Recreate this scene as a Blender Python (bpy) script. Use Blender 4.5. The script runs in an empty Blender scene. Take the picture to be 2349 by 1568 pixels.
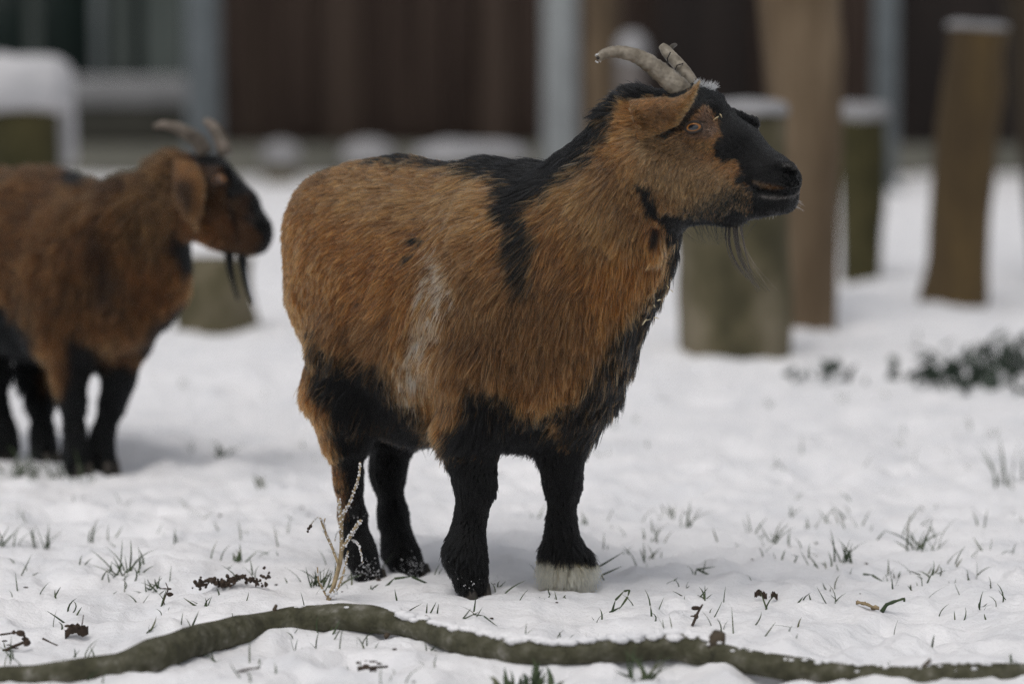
import bpy, math, random
import numpy as np
from mathutils import Vector, kdtree
random.seed(7); RNG = np.random.default_rng(11)
PI = math.pi
SC = bpy.context.scene; COL = SC.collection

# ------------------------------------------------------------------ camera
PITCH = 0.0947; FP = 7300.0; CH = 0.70            # FP: focal length in reference pixels (2349 wide)
cd = bpy.data.cameras.new('camera'); cam = bpy.data.objects.new('camera', cd); COL.objects.link(cam)
cam.location = (0, 0, CH); cam.rotation_euler = (PI/2-PITCH, 0, 0)
cd.sensor_width = 36; cd.lens = FP/2349*36
cd.clip_start = 0.05; cd.clip_end = 400
cd.dof.use_dof = True; cd.dof.focus_distance = 3.92; cd.dof.aperture_fstop = 2.55
SC.camera = cam
# ------------------------------------------------------------------ world, sun, exposure
SUN_EL, SUN_AZ = math.radians(62), math.radians(205)   # azimuth measured clockwise from +Y
w = bpy.data.worlds.new('World'); SC.world = w; w.use_nodes = True
nt = w.node_tree; nt.nodes.clear()
sky = nt.nodes.new('ShaderNodeTexSky'); sky.sky_type = 'NISHITA'; sky.sun_disc = False
sky.sun_elevation = SUN_EL; sky.sun_rotation = SUN_AZ; sky.air_density = 1.0; sky.dust_density = 3.0; sky.ozone_density = 1.0
hs = nt.nodes.new('ShaderNodeHueSaturation'); hs.inputs['Saturation'].default_value = 0.22
bg = nt.nodes.new('ShaderNodeBackground'); bg.inputs[1].default_value = 0.15
wo = nt.nodes.new('ShaderNodeOutputWorld')
nt.links.new(sky.outputs[0], hs.inputs['Color']); nt.links.new(hs.outputs[0], bg.inputs[0]); nt.links.new(bg.outputs[0], wo.inputs[0])
sl = bpy.data.lights.new('sun', 'SUN'); sl.energy = 1.0; sl.angle = math.radians(28); sl.color = (1, .96, .91)
so = bpy.data.objects.new('sun', sl); COL.objects.link(so); so.location = (0, 0, 6)
sdir = Vector((math.sin(SUN_AZ)*math.cos(SUN_EL), math.cos(SUN_AZ)*math.cos(SUN_EL), math.sin(SUN_EL)))
so.rotation_euler = sdir.to_track_quat('Z', 'Y').to_euler()
SC.view_settings.view_transform = 'Standard'; SC.view_settings.look = 'None'
SC.view_settings.exposure = -0.24; SC.view_settings.gamma = 1.0
SC.render.engine = 'CYCLES'
SC.cycles.max_bounces = 8; SC.cycles.diffuse_bounces = 4; SC.cycles.glossy_bounces = 4; SC.cycles.transmission_bounces = 6
SC.cycles.use_denoising = True; SC.cycles.denoiser = 'OPENIMAGEDENOISE'; SC.cycles.denoising_input_passes = 'RGB_ALBEDO_NORMAL'; SC.cycles.denoising_prefilter = 'NONE'; SC.cycles.denoising_quality = 'HIGH'
try: SC.cycles_curves.shape = 'RIBBONS'
except Exception: pass

# ------------------------------------------------------------------ helpers
CP, SP = math.cos(PITCH), math.sin(PITCH)
def P(px, py, Y):
    """authoring aid: world point at distance Y for a place read off the photograph"""
    sx = (px-1174.5)/FP; sy = (784-py)/FP
    dx, dy, dz = sx, CP+sy*SP, -SP+sy*CP
    k = Y/dy
    return np.array([dx*k, Y, CH+dz*k])
def R(r, Y): return r*Y/FP
_lat = RNG.random((32, 32, 32)).astype(np.float32)
def noise3(p, s):
    p = np.asarray(p, np.float64)*s + 100.0
    i = np.floor(p).astype(np.int64); f = p-i; f = f*f*(3-2*f)
    x0, y0, z0 = (i[..., 0] & 31), (i[..., 1] & 31), (i[..., 2] & 31)
    x1, y1, z1 = (x0+1) & 31, (y0+1) & 31, (z0+1) & 31
    fx, fy, fz = f[..., 0], f[..., 1], f[..., 2]
    a = _lat[x0, y0, z0]*(1-fx)+_lat[x1, y0, z0]*fx; b = _lat[x0, y1, z0]*(1-fx)+_lat[x1, y1, z0]*fx
    c = _lat[x0, y0, z1]*(1-fx)+_lat[x1, y0, z1]*fx; d = _lat[x0, y1, z1]*(1-fx)+_lat[x1, y1, z1]*fx
    return ((a*(1-fy)+b*fy)*(1-fz)+(c*(1-fy)+d*fy)*fz)*2-1
def fbm(p, s, o=4):
    r = 0; a = 1; t = 0
    for k in range(o): r = r+a*noise3(p+k*7.3, s*2**k); t += a; a *= .5
    return r/t
def sstep(a, b, x):
    t = np.clip((x-a)/(b-a), 0, 1); return t*t*(3-2*t)

def tag(o, label=None, cat=None, group=None, kind=None):
    if label: o['label'] = label
    if cat: o['category'] = cat
    if group: o['group'] = group
    if kind: o['kind'] = kind
    return o
def empty(name, loc):
    o = bpy.data.objects.new(name, None); COL.objects.link(o); o.location = loc; o.empty_display_size = .05
    return o
def link(name, me, mat=None, parent=None):
    o = bpy.data.objects.new(name, me); COL.objects.link(o)
    if mat: me.materials.append(mat)
    if parent is not None:
        o.parent = parent; o.location = -parent.location
    return o
def mesh_np(name, V, F, mat=None, parent=None, smooth=True, col=None):
    """V (n,3), F (m,4) int quads or list of polygons"""
    me = bpy.data.meshes.new(name)
    if isinstance(F, np.ndarray):
        n, k = F.shape
        me.vertices.add(len(V)); me.vertices.foreach_set('co', np.asarray(V, np.float32).ravel())
        me.loops.add(n*k); me.loops.foreach_set('vertex_index', F.astype(np.int32).ravel())
        me.polygons.add(n); me.polygons.foreach_set('loop_start', np.arange(0, n*k, k, dtype=np.int32))
        me.polygons.foreach_set('loop_total', np.full(n, k, np.int32)) if False else None
        me.update(calc_edges=True)
    else:
        me.from_pydata([tuple(map(float, v)) for v in V], [], F); me.update()
    if smooth: me.polygons.foreach_set('use_smooth', np.ones(len(me.polygons), bool))
    if col is not None:
        a = me.attributes.new('vcol', 'FLOAT_COLOR', 'POINT')
        a.data.foreach_set('color', np.concatenate([col, np.ones((len(col), 1))], 1).astype(np.float32).ravel())
    me.validate()
    return link(name, me, mat, parent)
class MB:
    def __init__(s): s.v = []; s.f = []
    def tube(s, pts, rad, n=10, cap=True, noise=0.0, nsc=30):
        pts = [np.array(p, float) for p in pts]; base = len(s.v); m = len(pts)
        up = np.array([0, 0, 1.0]); 
        t0 = pts[1]-pts[0]; t0 /= np.linalg.norm(t0)
        if abs(t0[2]) > .9: up = np.array([1.0, 0, 0])
        a = np.cross(t0, up); a /= np.linalg.norm(a)
        for i in range(m):
            t = pts[min(i+1, m-1)]-pts[max(i-1, 0)]; t /= np.linalg.norm(t)+1e-12
            a = a-t*np.dot(a, t); a /= np.linalg.norm(a)+1e-12; b = np.cross(t, a)
            for k in range(n):
                th = 2*PI*k/n; d = a*math.cos(th)+b*math.sin(th)
                r = rad[i]
                if noise: r *= 1+noise*float(noise3(pts[i]+d*rad[i], nsc))
                s.v.append(pts[i]+d*r)
        for i in range(m-1):
            for k in range(n):
                p = base+i*n; s.f.append((p+k, p+(k+1) % n, p+n+(k+1) % n, p+n+k))
        if cap:
            s.f.append(tuple(base+k for k in range(n))[::-1]); s.f.append(tuple(base+(m-1)*n+k for k in range(n)))
    def box(s, c, h, rz=0.0):
        b = len(s.v); cz, sz = math.cos(rz), math.sin(rz)
        for dz in (-1, 1):
            for dy in (-1, 1):
                for dx in (-1, 1):
                    x, y = dx*h[0], dy*h[1]
                    s.v.append(np.array([c[0]+x*cz-y*sz, c[1]+x*sz+y*cz, c[2]+dz*h[2]]))
        for q in ((0, 2, 3, 1), (4, 5, 7, 6), (0, 1, 5, 4), (2, 6, 7, 3), (0, 4, 6, 2), (1, 3, 7, 5)):
            s.f.append(tuple(b+i for i in q))
    def blade(s, p, d, L, wd, bend, side, n=5):
        """grass blade: folded strip from p along d (unit) bending towards bend vector"""
        p = np.array(p, float); d = np.array(d, float); bend = np.array(bend, float); b = len(s.v)
        side = np.array(side, float)
        for i in range(n+1):
            t = i/n; c = p+d*L*t+bend*L*t*t
            tn = d+2*bend*t; tn /= np.linalg.norm(tn); sd = side-tn*np.dot(side, tn); sd /= np.linalg.norm(sd)+1e-9
            nn = np.cross(tn, sd); ww = wd*(1-t**2.2)*.5+.0001
            s.v += [c-sd*ww, c+nn*ww*.5, c+sd*ww]
        for i in range(n):
            q = b+3*i; s.f += [(q, q+1, q+4, q+3), (q+1, q+2, q+5, q+4)]
    def blob(s, c, r, n=8, m=6, ns=.25, nsc=40):
        b = len(s.v); c = np.array(c, float); r = np.array(r, float)*np.ones(3)
        for j in range(m+1):
            ph = PI*j/m
            for k in range(n):
                th = 2*PI*k/n; d = np.array([math.sin(ph)*math.cos(th), math.sin(ph)*math.sin(th), math.cos(ph)])
                s.v.append(c+d*r*(1+ns*float(noise3(c+d*r, nsc))))
        for j in range(m):
            for k in range(n):
                s.f.append((b+j*n+k, b+(j+1)*n+k, b+(j+1)*n+(k+1) % n, b+j*n+(k+1) % n))
    def build(s, name, mat, parent=None, smooth=True):
        return mesh_np(name, s.v, s.f, mat, parent, smooth)

# ------------------------------------------------------------------ materials
def nmat(name):
    m = bpy.data.materials.new(name); m.use_nodes = True; n = m.node_tree
    n.nodes.clear(); o = n.nodes.new('ShaderNodeOutputMaterial'); b = n.nodes.new('ShaderNodeBsdfPrincipled')
    n.links.new(b.outputs[0], o.inputs[0]); return m, n, b
def mat_noise(name, stops, scale=8, stretch=(1, 1, 1), rough=.8, bump=.3, bscale=None, detail=6, spec=.3, bdist=.01):
    m, n, b = nmat(name); L = n.links
    tc = n.nodes.new('ShaderNodeTexCoord'); mp = n.nodes.new('ShaderNodeMapping'); mp.inputs['Scale'].default_value = stretch
    L.new(tc.outputs['Object'], mp.inputs[0])
    t = n.nodes.new('ShaderNodeTexNoise'); t.inputs['Scale'].default_value = scale; t.inputs['Detail'].default_value = detail; t.inputs['Roughness'].default_value = .6
    L.new(mp.outputs[0], t.inputs['Vector'])
    r = n.nodes.new('ShaderNodeValToRGB'); e = r.color_ramp.elements
    while len(e) < len(stops): e.new(.5)
    for i, (p, c) in enumerate(stops): e[i].position = p; e[i].color = (*c, 1)
    L.new(t.outputs[0], r.inputs[0]); L.new(r.outputs[0], b.inputs['Base Color'])
    b.inputs['Roughness'].default_value = rough; b.inputs['Specular IOR Level'].default_value = spec
    if bump:
        t2 = n.nodes.new('ShaderNodeTexNoise'); t2.inputs['Scale'].default_value = bscale or scale*3; t2.inputs['Detail'].default_value = 8
        L.new(mp.outputs[0], t2.inputs['Vector'])
        bp = n.nodes.new('ShaderNodeBump'); bp.inputs['Strength'].default_value = bump; bp.inputs['Distance'].default_value = bdist
        L.new(t2.outputs[0], bp.inputs['Height']); L.new(bp.outputs[0], b.inputs['Normal'])
    return m
def mat_attr(name, attr, rough=.6, spec=.3):
    m, n, b = nmat(name); a = n.nodes.new('ShaderNodeAttribute'); a.attribute_name = attr
    n.links.new(a.outputs['Color'], b.inputs['Base Color']); b.inputs['Roughness'].default_value = rough
    b.inputs['Specular IOR Level'].default_value = spec; return m
def mat_hair():
    m = bpy.data.materials.new('hair'); m.use_nodes = True; n = m.node_tree; n.nodes.clear()
    o = n.nodes.new('ShaderNodeOutputMaterial'); h = n.nodes.new('ShaderNodeBsdfHairPrincipled')
    h.model = 'CHIANG'; h.parametrization = 'COLOR'
    a = n.nodes.new('ShaderNodeAttribute'); a.attribute_name = 'hcol'
    n.links.new(a.outputs['Color'], h.inputs['Color'])
    h.inputs['Roughness'].default_value = .42; h.inputs['Radial Roughness'].default_value = .5
    h.inputs['IOR'].default_value = 1.33
    h.inputs['Random Roughness'].default_value = .2
    n.links.new(h.outputs[0], o.inputs[0]); return m
HAIR = mat_hair(); SKIN = mat_attr('skin', 'vcol', .8, .1)
SNOW, sn, sb = nmat('snow')
def _snow():
    L = sn.links; tc = sn.nodes.new('ShaderNodeTexCoord')
    sb.inputs['Roughness'].default_value = .75; sb.inputs['Specular IOR Level'].default_value = .25
    t0 = sn.nodes.new('ShaderNodeTexNoise'); t0.inputs['Scale'].default_value = 9; t0.inputs['Detail'].default_value = 5
    L.new(tc.outputs['Object'], t0.inputs['Vector'])
    r = sn.nodes.new('ShaderNodeValToRGB'); r.color_ramp.elements[0].color = (.74, .74, .76, 1); r.color_ramp.elements[1].color = (.84, .83, .84, 1)
    r.color_ramp.elements[0].position = .3; r.color_ramp.elements[1].position = .6
    L.new(t0.outputs[0], r.inputs[0]); L.new(r.outputs[0], sb.inputs['Base Color'])
    t = sn.nodes.new('ShaderNodeTexNoise'); t.inputs['Scale'].default_value = 70; t.inputs['Detail'].default_value = 9; t.inputs['Roughness'].default_value = .65
    L.new(tc.outputs['Object'], t.inputs['Vector'])
    b1 = sn.nodes.new('ShaderNodeBump'); b1.inputs['Strength'].default_value = .55; b1.inputs['Distance'].default_value = .012
    L.new(t.outputs[0], b1.inputs['Height']); L.new(b1.outputs[0], sb.inputs['Normal'])
_snow()
DIMSNOW = mat_noise('vignetted_snow', [(.3, (.20, .20, .205)), (.7, (.34, .335, .34))], 9, rough=.9, bump=.4)  # snow of the far caps, lens vignetting painted in as darker colour
HALFDIMSNOW = mat_noise('half_vignetted_snow', [(.3, (.40, .40, .41)), (.7, (.54, .53, .54))], 9, rough=.9, bump=.4)  # upper left snow blocks: milder vignetting, also painted into the base colour
FROST = mat_noise('frost', [(.3, (.6, .6, .6)), (.7, (.82, .82, .84))], 200, rough=.5, bump=.5)

# ------------------------------------------------------------------ the snow-covered ground
FEET = [(845, 1335, 4.14), (945, 1322, 4.21), (1085, 1368, 3.98), (1300, 1362, 4.04)]
DENTS = []
for i in range(150):
    DENTS.append((RNG.uniform(-1.3, 1.3), RNG.uniform(3.3, 7.5), RNG.uniform(.03, .07), RNG.uniform(.008, .028)))
for i in range(70):
    DENTS.append((RNG.uniform(-.75, .75), RNG.uniform(3.5, 5.6), RNG.uniform(.018, .032), RNG.uniform(.010, .020)))
for (px, py) in ((70, 1420), (300, 1410), (2180, 1470), (2060, 1450), (2100, 1410), (1760, 1320), (1590, 1330), (2230, 1440), (1440, 1300), (1960, 1480)):
    Y = 5110/(py-91); p = P(px, py, Y); DENTS.append((p[0], Y, .05, .016))
def ground(x, y):
    x = np.asarray(x, float); y = np.asarray(y, float)
    p = np.stack([x, y, np.zeros_like(x)], -1)
    near = 1-sstep(5.5, 9, y)
    z = .016*fbm(p, 1.1, 3)+.014*fbm(p+9, 6.0, 3)+.0105*fbm(p+3, 22, 3)+.0022*noise3(p, 80)
    z = z+.014*(1-sstep(6.5, 9, y))*np.abs(fbm(p+61, 9, 2))-.004
    z = z+.02*(1-near)*fbm(p+31, .9, 3)
    # drifted mounds by the posts and the building
    for (cx, cy, r, h) in ((-.35*5.5/4, 7.6, .9, .02), (.82, 8.15, .30, .06), (1.25, 9.2, .35, .03), (-2.2, 12.5, 1.4, .22), (1.5, 6.6, .6, .02)):
        z = z+h*np.exp(-((x-cx)**2+(y-cy)**2)/(2*(r*.5)**2))
    for (cx, cy, r, h) in DENTS:
        d2 = ((x-cx)**2+((y-cy)*.8)**2)/(r*r)
        z = z-h*np.exp(-d2*1.6)+h*.25*np.exp(-((np.sqrt(d2)-1.35)/.35)**2)
    for (px, py, Y) in FEET:
        q = P(px, py, Y); d2 = ((x-q[0])**2+(y-Y)**2)
        wgt = np.exp(-d2/(2*.09**2)); z = z*(1-wgt)+(q[2]+.012+.006*noise3(p, 40))*wgt
        z = z-.010*np.exp(-d2/(2*.03**2))
    return z
def make_ground():
    ys = [-6.0]
    while ys[-1] < 1: ys.append(ys[-1]+.3)
    ys[-1] = 1.0
    while ys[-1] < 70: ys.append(ys[-1]*(1+(.0032 if 3.0 < ys[-1] < 5.2 else .008 if ys[-1] < 20 else .03)))
    ys = np.array(ys); sc = np.where(ys > 1, ys, 2-ys)
    t = np.concatenate([np.linspace(-3, -.26, 60)[:-1], np.linspace(-.26, .26, 620), np.linspace(.26, 3, 60)[1:]])
    X = sc[:, None]*t[None]; Y = np.repeat(ys[:, None], len(t), 1); Z = ground(X, Y)
    n, m = X.shape; idx = np.arange(n*m).reshape(n, m)
    F = np.stack([idx[:-1, :-1], idx[:-1, 1:], idx[1:, 1:], idx[1:, :-1]], -1).reshape(-1, 4)
    o = mesh_np('snow_ground', np.stack([X, Y, Z], -1).reshape(-1, 3), F, SNOW)
    tag(o, 'uneven trodden snow covering the paddock ground', kind='structure')
make_ground()
def gz(x, y): return float(ground(np.array([x]), np.array([y]))[0])
def G(px, py):
    """place on the snow seen at a given place of the photograph"""
    Y = CH*FP/(py-91)
    for _ in range(6):
        q = P(px, py, Y); Y = Y*(CH-gz(q[0], Y))/(CH-q[2]) if CH-q[2] > .05 else Y
    q = P(px, py, Y); return np.array([q[0], Y, gz(q[0], Y)])

# ------------------------------------------------------------------ signed-distance body building
class SDF:
    def __init__(s, lo, hi, h):
        s.lo = np.array(lo, float); s.h = h; s.n = np.ceil((np.array(hi)-s.lo)/h).astype(int)+1
        s.d = np.full(s.n, .08, np.float32)
        s.ax = [s.lo[i]+h*np.arange(s.n[i]) for i in range(3)]
    def _sub(s, lo, hi):
        i0 = np.clip(np.floor((lo-s.lo)/s.h).astype(int), 0, s.n); i1 = np.clip(np.ceil((hi-s.lo)/s.h).astype(int)+1, 0, s.n)
        sl = tuple(slice(a, b) for a, b in zip(i0, i1))
        g = np.meshgrid(*[s.ax[k][sl[k]] for k in range(3)], indexing='ij', sparse=True)
        return sl, g
    def _comb(s, sl, d, k, cut):
        a = s.d[sl]
        if cut: a = -a
        if cut:   # max(old, -d) smoothly
            h = np.clip(k-np.abs(a-d), 0, None)/k; s.d[sl] = -(np.minimum(a, d)-h*h*k*.25) if False else np.maximum(-a, -d)+h*0+np.clip(k-np.abs(-a+d), 0, None)**2/(4*k)
        else:
            h = np.clip(k-np.abs(a-d), 0, None)/k; s.d[sl] = np.minimum(a, d)-h*h*k*.25
    def cone(s, a, b, ra, rb, k=.02, cut=False):
        a = np.array(a, float); b = np.array(b, float); m = max(ra, rb)+.05
        sl, (X, Y, Z) = s._sub(np.minimum(a, b)-m, np.maximum(a, b)+m)
        ab = b-a; L2 = float(ab@ab)+1e-12
        t = np.clip(((X-a[0])*ab[0]+(Y-a[1])*ab[1]+(Z-a[2])*ab[2])/L2, 0, 1)
        d = np.sqrt((X-a[0]-t*ab[0])**2+(Y-a[1]-t*ab[1])**2+(Z-a[2]-t*ab[2])**2)-(ra+(rb-ra)*t)
        s._comb(sl, d.astype(np.float32), k, cut)
    def ell(s, c, r, yaw=0., k=.03, pitch=0., cut=False):
        """ellipsoid, semi-axes r along heading / lateral / up; yaw turns the heading from +X towards -Y"""
        c = np.array(c, float); m = max(r)+.05; sl, (X, Y, Z) = s._sub(c-m, c+m)
        cy, sy = math.cos(yaw), math.sin(yaw)
        u = (X-c[0])*cy-(Y-c[1])*sy; v = (X-c[0])*sy+(Y-c[1])*cy; q = (Z-c[2])+0*u
        if pitch: u, q = u*math.cos(pitch)+q*math.sin(pitch), -u*math.sin(pitch)+q*math.cos(pitch)
        k0 = np.sqrt((u/r[0])**2+(v/r[1])**2+(q/r[2])**2)+1e-6; k1 = np.sqrt((u/r[0]**2)**2+(v/r[1]**2)**2+(q/r[2]**2)**2)+1e-6
        s._comb(sl, (k0*(k0-1)/k1).astype(np.float32), k, cut)
    def hit(s, px, py, y0=3.5, y1=4.6):
        ys = np.arange(y0, y1, .0008); a = P(px, py, 1.0)-np.array([0, 0, CH]); q = ys[:, None]*a[None]+np.array([0, 0, CH])
        i = np.round((q-s.lo)/s.h).astype(int); ok = np.all((i >= 0) & (i < s.n), 1); v = np.full(len(ys), 1.0); v[ok] = s.d[tuple(i[ok].T)]
        k = np.argmax(v < 0); return float(ys[k]) if (v < 0).any() else None
    def mesh(s):
        d = s.d; ins = d < 0; N = [k-1 for k in d.shape]
        cnt = np.zeros(N, np.int8)
        for a in (0, 1):
            for b in (0, 1):
                for c in (0, 1): cnt += ins[a:a+N[0], b:b+N[1], c:c+N[2]]
        act = np.argwhere((cnt > 0) & (cnt < 8)); vid = np.full(N, -1, np.int64); vid[tuple(act.T)] = np.arange(len(act))
        pos = np.zeros((len(act), 3)); w = np.zeros(len(act))
        cor = [(a, b, c) for a in (0, 1) for b in (0, 1) for c in (0, 1)]
        val = {c: d[act[:, 0]+c[0], act[:, 1]+c[1], act[:, 2]+c[2]] for c in cor}
        for c in cor:
            for ax in range(3):
                if c[ax]: continue
                e = list(c); e[ax] = 1; e = tuple(e); va, vb = val[c], val[e]; m = (va < 0) != (vb < 0)
                t = np.where(m, va/(va-vb+1e-12), 0); p = np.tile(np.array(c, float), (len(act), 1)); p[:, ax] = t
                pos[m] += p[m]; w[m] += 1
        V = s.lo+(act+pos/w[:, None])*s.h
        F = []
        for ax in range(3):
            o1, o2 = [(1, 2), (2, 0), (0, 1)][ax]
            a = [slice(None)]*3; b = [slice(None)]*3; a[ax] = slice(0, -1); b[ax] = slice(1, None)
            A = ins[tuple(a)]; B = ins[tuple(b)]; e = np.argwhere(A != B)
            e = e[(e[:, o1] > 0) & (e[:, o2] > 0) & (e[:, o1] < N[o1]) & (e[:, o2] < N[o2])]
            fl = A[tuple(e.T)]
            q = []
            for (i, j) in ((-1, -1), (0, -1), (0, 0), (-1, 0)):
                f = e.copy(); f[:, o1] += i; f[:, o2] += j; q.append(vid[tuple(f.T)])
            q = np.stack(q, 1); q[~fl] = q[~fl][:, ::-1]; F.append(q)
        F = np.concatenate(F)
        # relax a little
        for _ in range(2):
            S = np.zeros_like(V); C = np.zeros(len(V))
            for i in range(4):
                a, b = F[:, i], F[:, (i+1) % 4]
                np.add.at(S, a, V[b]); np.add.at(C, a, 1); np.add.at(S, b, V[a]); np.add.at(C, b, 1)
            V = V*.5+.5*S/C[:, None]
        return V, F
def normals(V, F):
    n = np.cross(V[F[:, 2]]-V[F[:, 0]], V[F[:, 3]]-V[F[:, 1]]) if F.shape[1] == 4 else np.cross(V[F[:, 1]]-V[F[:, 0]], V[F[:, 2]]-V[F[:, 0]])
    N = np.zeros_like(V)
    for i in range(F.shape[1]): np.add.at(N, F[:, i], n)
    return N/(np.linalg.norm(N, axis=1)[:, None]+1e-12), np.linalg.norm(n, axis=1)*.5
def in_poly(x, y, poly, soft):
    """soft membership 0..1 of points in polygon"""
    poly = np.array(poly, float); n = len(poly); ins = np.zeros(len(x), bool); d = np.full(len(x), 1e9)
    for i in range(n):
        x1, y1 = poly[i]; x2, y2 = poly[(i+1) % n]
        c = ((y1 > y) != (y2 > y)) & (x < (x2-x1)*(y-y1)/(y2-y1+1e-12)+x1); ins ^= c
        ex, ey = x2-x1, y2-y1; t = np.clip(((x-x1)*ex+(y-y1)*ey)/(ex*ex+ey*ey+1e-9), 0, 1)
        d = np.minimum(d, np.hypot(x-x1-t*ex, y-y1-t*ey))
    sd = np.where(ins, -d, d)
    return 1-sstep(-soft, soft, sd)

def fur(name, V, F, N, parent, count, colf, dirf, lenf, densf, npts=5, rad=.00042, clump=.85, cl_n=11, seed=1, head=(.77, -.64)):
    """combed coat of hair curves rooted on the surface"""
    rg = np.random.default_rng(seed)
    T = np.concatenate([F[:, [0, 1, 2]], F[:, [0, 2, 3]]])
    A = np.linalg.norm(np.cross(V[T[:, 1]]-V[T[:, 0]], V[T[:, 2]]-V[T[:, 0]]), axis=1)
    cen = V[T].mean(1); A = A*densf(cen, N[T[:, 0]])
    c = np.cumsum(A); ti = np.searchsorted(c, rg.random(count)*c[-1]); ti = np.clip(ti, 0, len(T)-1)
    u = rg.random(count); v = rg.random(count); m = u+v > 1; u[m] = 1-u[m]; v[m] = 1-v[m]
    tri = T[ti]; p = V[tri[:, 0]]*(1-u-v)[:, None]+V[tri[:, 1]]*u[:, None]+V[tri[:, 2]]*v[:, None]
    n = N[tri[:, 0]]*(1-u-v)[:, None]+N[tri[:, 1]]*u[:, None]+N[tri[:, 2]]*v[:, None]; n /= np.linalg.norm(n, axis=1)[:, None]
    L, lift = lenf(p)
    g = dirf(p)                                          # (x,z) comb direction in the animal's side plane
    d3 = np.stack([g[:, 0]*head[0], g[:, 0]*head[1], g[:, 1]], 1)
    wob = np.stack([noise3(p+11, 22), noise3(p+23, 22), noise3(p+37, 22)], 1)*.30+np.stack([noise3(p+51, 70), noise3(p+63, 70), noise3(p+77, 70)], 1)*.22
    d3 = d3+wob+rg.normal(0, .15, (count, 3))
    d3 -= n*np.sum(d3*n, 1)[:, None]; d3 /= np.linalg.norm(d3, axis=1)[:, None]+1e-9
    L = L*(.65+.5*rg.random(count))*(1+.35*noise3(p+5, 45)); lift = lift*(.5+1.1*rg.random(count)**1.5)+.10*noise3(p+91, 60)
    lift = np.clip(lift, .06, 1.5)
    ts = np.linspace(0, 1, npts)
    pts = np.zeros((count, npts, 3))
    for i, t in enumerate(ts):
        out = lift*t*(1-.45*t)
        drp = np.array([0, 0, -1.0])*(.10*t*t)
        pts[:, i] = p-n*np.minimum(.0015, .06*L)[:, None]+L[:, None]*(d3*t+n*out[:, None]+drp)
    # clumping toward guides
    ng = max(10, count//cl_n); gi = rg.choice(count, ng, replace=False)
    kd = kdtree.KDTree(ng)
    for k, q in enumerate(p[gi]): kd.insert(q, k)
    kd.balance()
    near = np.array([kd.find(q)[1] for q in p]); gp = pts[gi[near]]; groot = p[gi[near]]
    dist = np.linalg.norm(p-groot, axis=1)
    cs = clump*(rg.random(count)*.5+.5)*np.clip(1.4-dist/.012, 0, 1)*(rg.random(count) > .12)
    for i, t in enumerate(ts):
        wgt = (cs*t**1.3)[:, None]; pts[:, i] = pts[:, i]*(1-wgt)+gp[:, i]*wgt
    col = colf(pts[:, min(3, npts-1)]*.75+p*.25)
    gr = rg.random(ng)[near]; hr = rg.random(count)
    f = .30+.60*gr+.60*hr; f = np.where(hr > .90, f*1.9, np.where(hr < .28, f*.4, f))
    lum = col.mean(1); f = np.where(lum < .004, .6+4.5*hr**3, f); f = np.where(lum > .35, .75+.3*hr, f); col = col*f[:, None]
    grey = sstep(.72, .95, rg.random(count))[:, None]*.32*(np.clip(lum*8, 0, 1)*(lum < .33))[:, None]; col = col*(1-grey)+lum[:, None]*np.array([1.5, 1.35, 1.1])*grey
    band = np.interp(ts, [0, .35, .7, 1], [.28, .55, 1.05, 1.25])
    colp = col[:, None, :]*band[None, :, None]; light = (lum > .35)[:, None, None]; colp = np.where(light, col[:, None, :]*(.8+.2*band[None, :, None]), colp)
    cu = bpy.data.hair_curves.new(name); cu.add_curves([npts]*count)
    cu.attributes['position'].data.foreach_set('vector', pts.astype(np.float32).ravel())
    ra = cu.attributes.get('radius') or cu.attributes.new('radius', 'FLOAT', 'POINT')
    prof = np.array([1, 1, .85, .6, .15]) if npts == 5 else np.linspace(1, .15, npts)
    rr = (rad*(.7+.6*rg.random(count)))[:, None]*prof[None]
    ra.data.foreach_set('value', rr.astype(np.float32).ravel())
    ca = cu.attributes.new('hcol', 'FLOAT_COLOR', 'POINT')
    ca.data.foreach_set('color', np.concatenate([np.clip(colp, .001, .95), np.ones((count, npts, 1))], 2).astype(np.float32).ravel())
    cu.materials.append(HAIR)
    o = bpy.data.objects.new(name, cu); COL.objects.link(o); o.parent = parent; o.location = -parent.location
    return o
def strands(name, paths, rads, cols, parent):
    n = [len(q) for q in paths]
    cu = bpy.data.hair_curves.new(name); cu.add_curves(n)
    cu.attributes['position'].data.foreach_set('vector', np.concatenate([np.array(q, float) for q in paths]).astype(np.float32).ravel())
    ra = cu.attributes.get('radius') or cu.attributes.new('radius', 'FLOAT', 'POINT')
    ra.data.foreach_set('value', np.concatenate([r*np.linspace(1, .25, k) for r, k in zip(rads, n)]).astype(np.float32))
    ca = cu.attributes.new('hcol', 'FLOAT_COLOR', 'CURVE')
    ca.data.foreach_set('color', np.array([(*c, 1) for c in cols], np.float32).ravel())
    cu.materials.append(HAIR); o = bpy.data.objects.new(name, cu); COL.objects.link(o); o.parent = parent; o.location = -parent.location
    return o
def idw(px, py, tab, pw=3.0):
    tab = np.array(tab, float); r = np.zeros((len(px), tab.shape[1]-2)); w = np.zeros(len(px))
    for t in tab:
        k = 1/((px-t[0])**2+(py-t[1])**2+400)**(pw/2); r += k[:, None]*t[2:]; w += k
    return r/w[:, None]
BROWN = np.array((.222, .086, .024)); ORANGE = np.array((.235, .074, .015)); TAN = np.array((.30, .150, .054)); DUN = np.array((.105, .052, .020))
BLACK = np.array((.0010, .0013, .0015)); CREAM = np.array((.95, .78, .46)); BLOND = np.array((.90, .74, .55)); ROSE = np.array((.10, .068, .052))
HORN = mat_noise('horn', [(.3, (.05, .042, .028)), (.5, (.16, .135, .10)), (.7, (.34, .30, .24))], 34, (1, 1, 1), rough=.45, bump=.9, bscale=70, spec=.4, bdist=.006)
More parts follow.
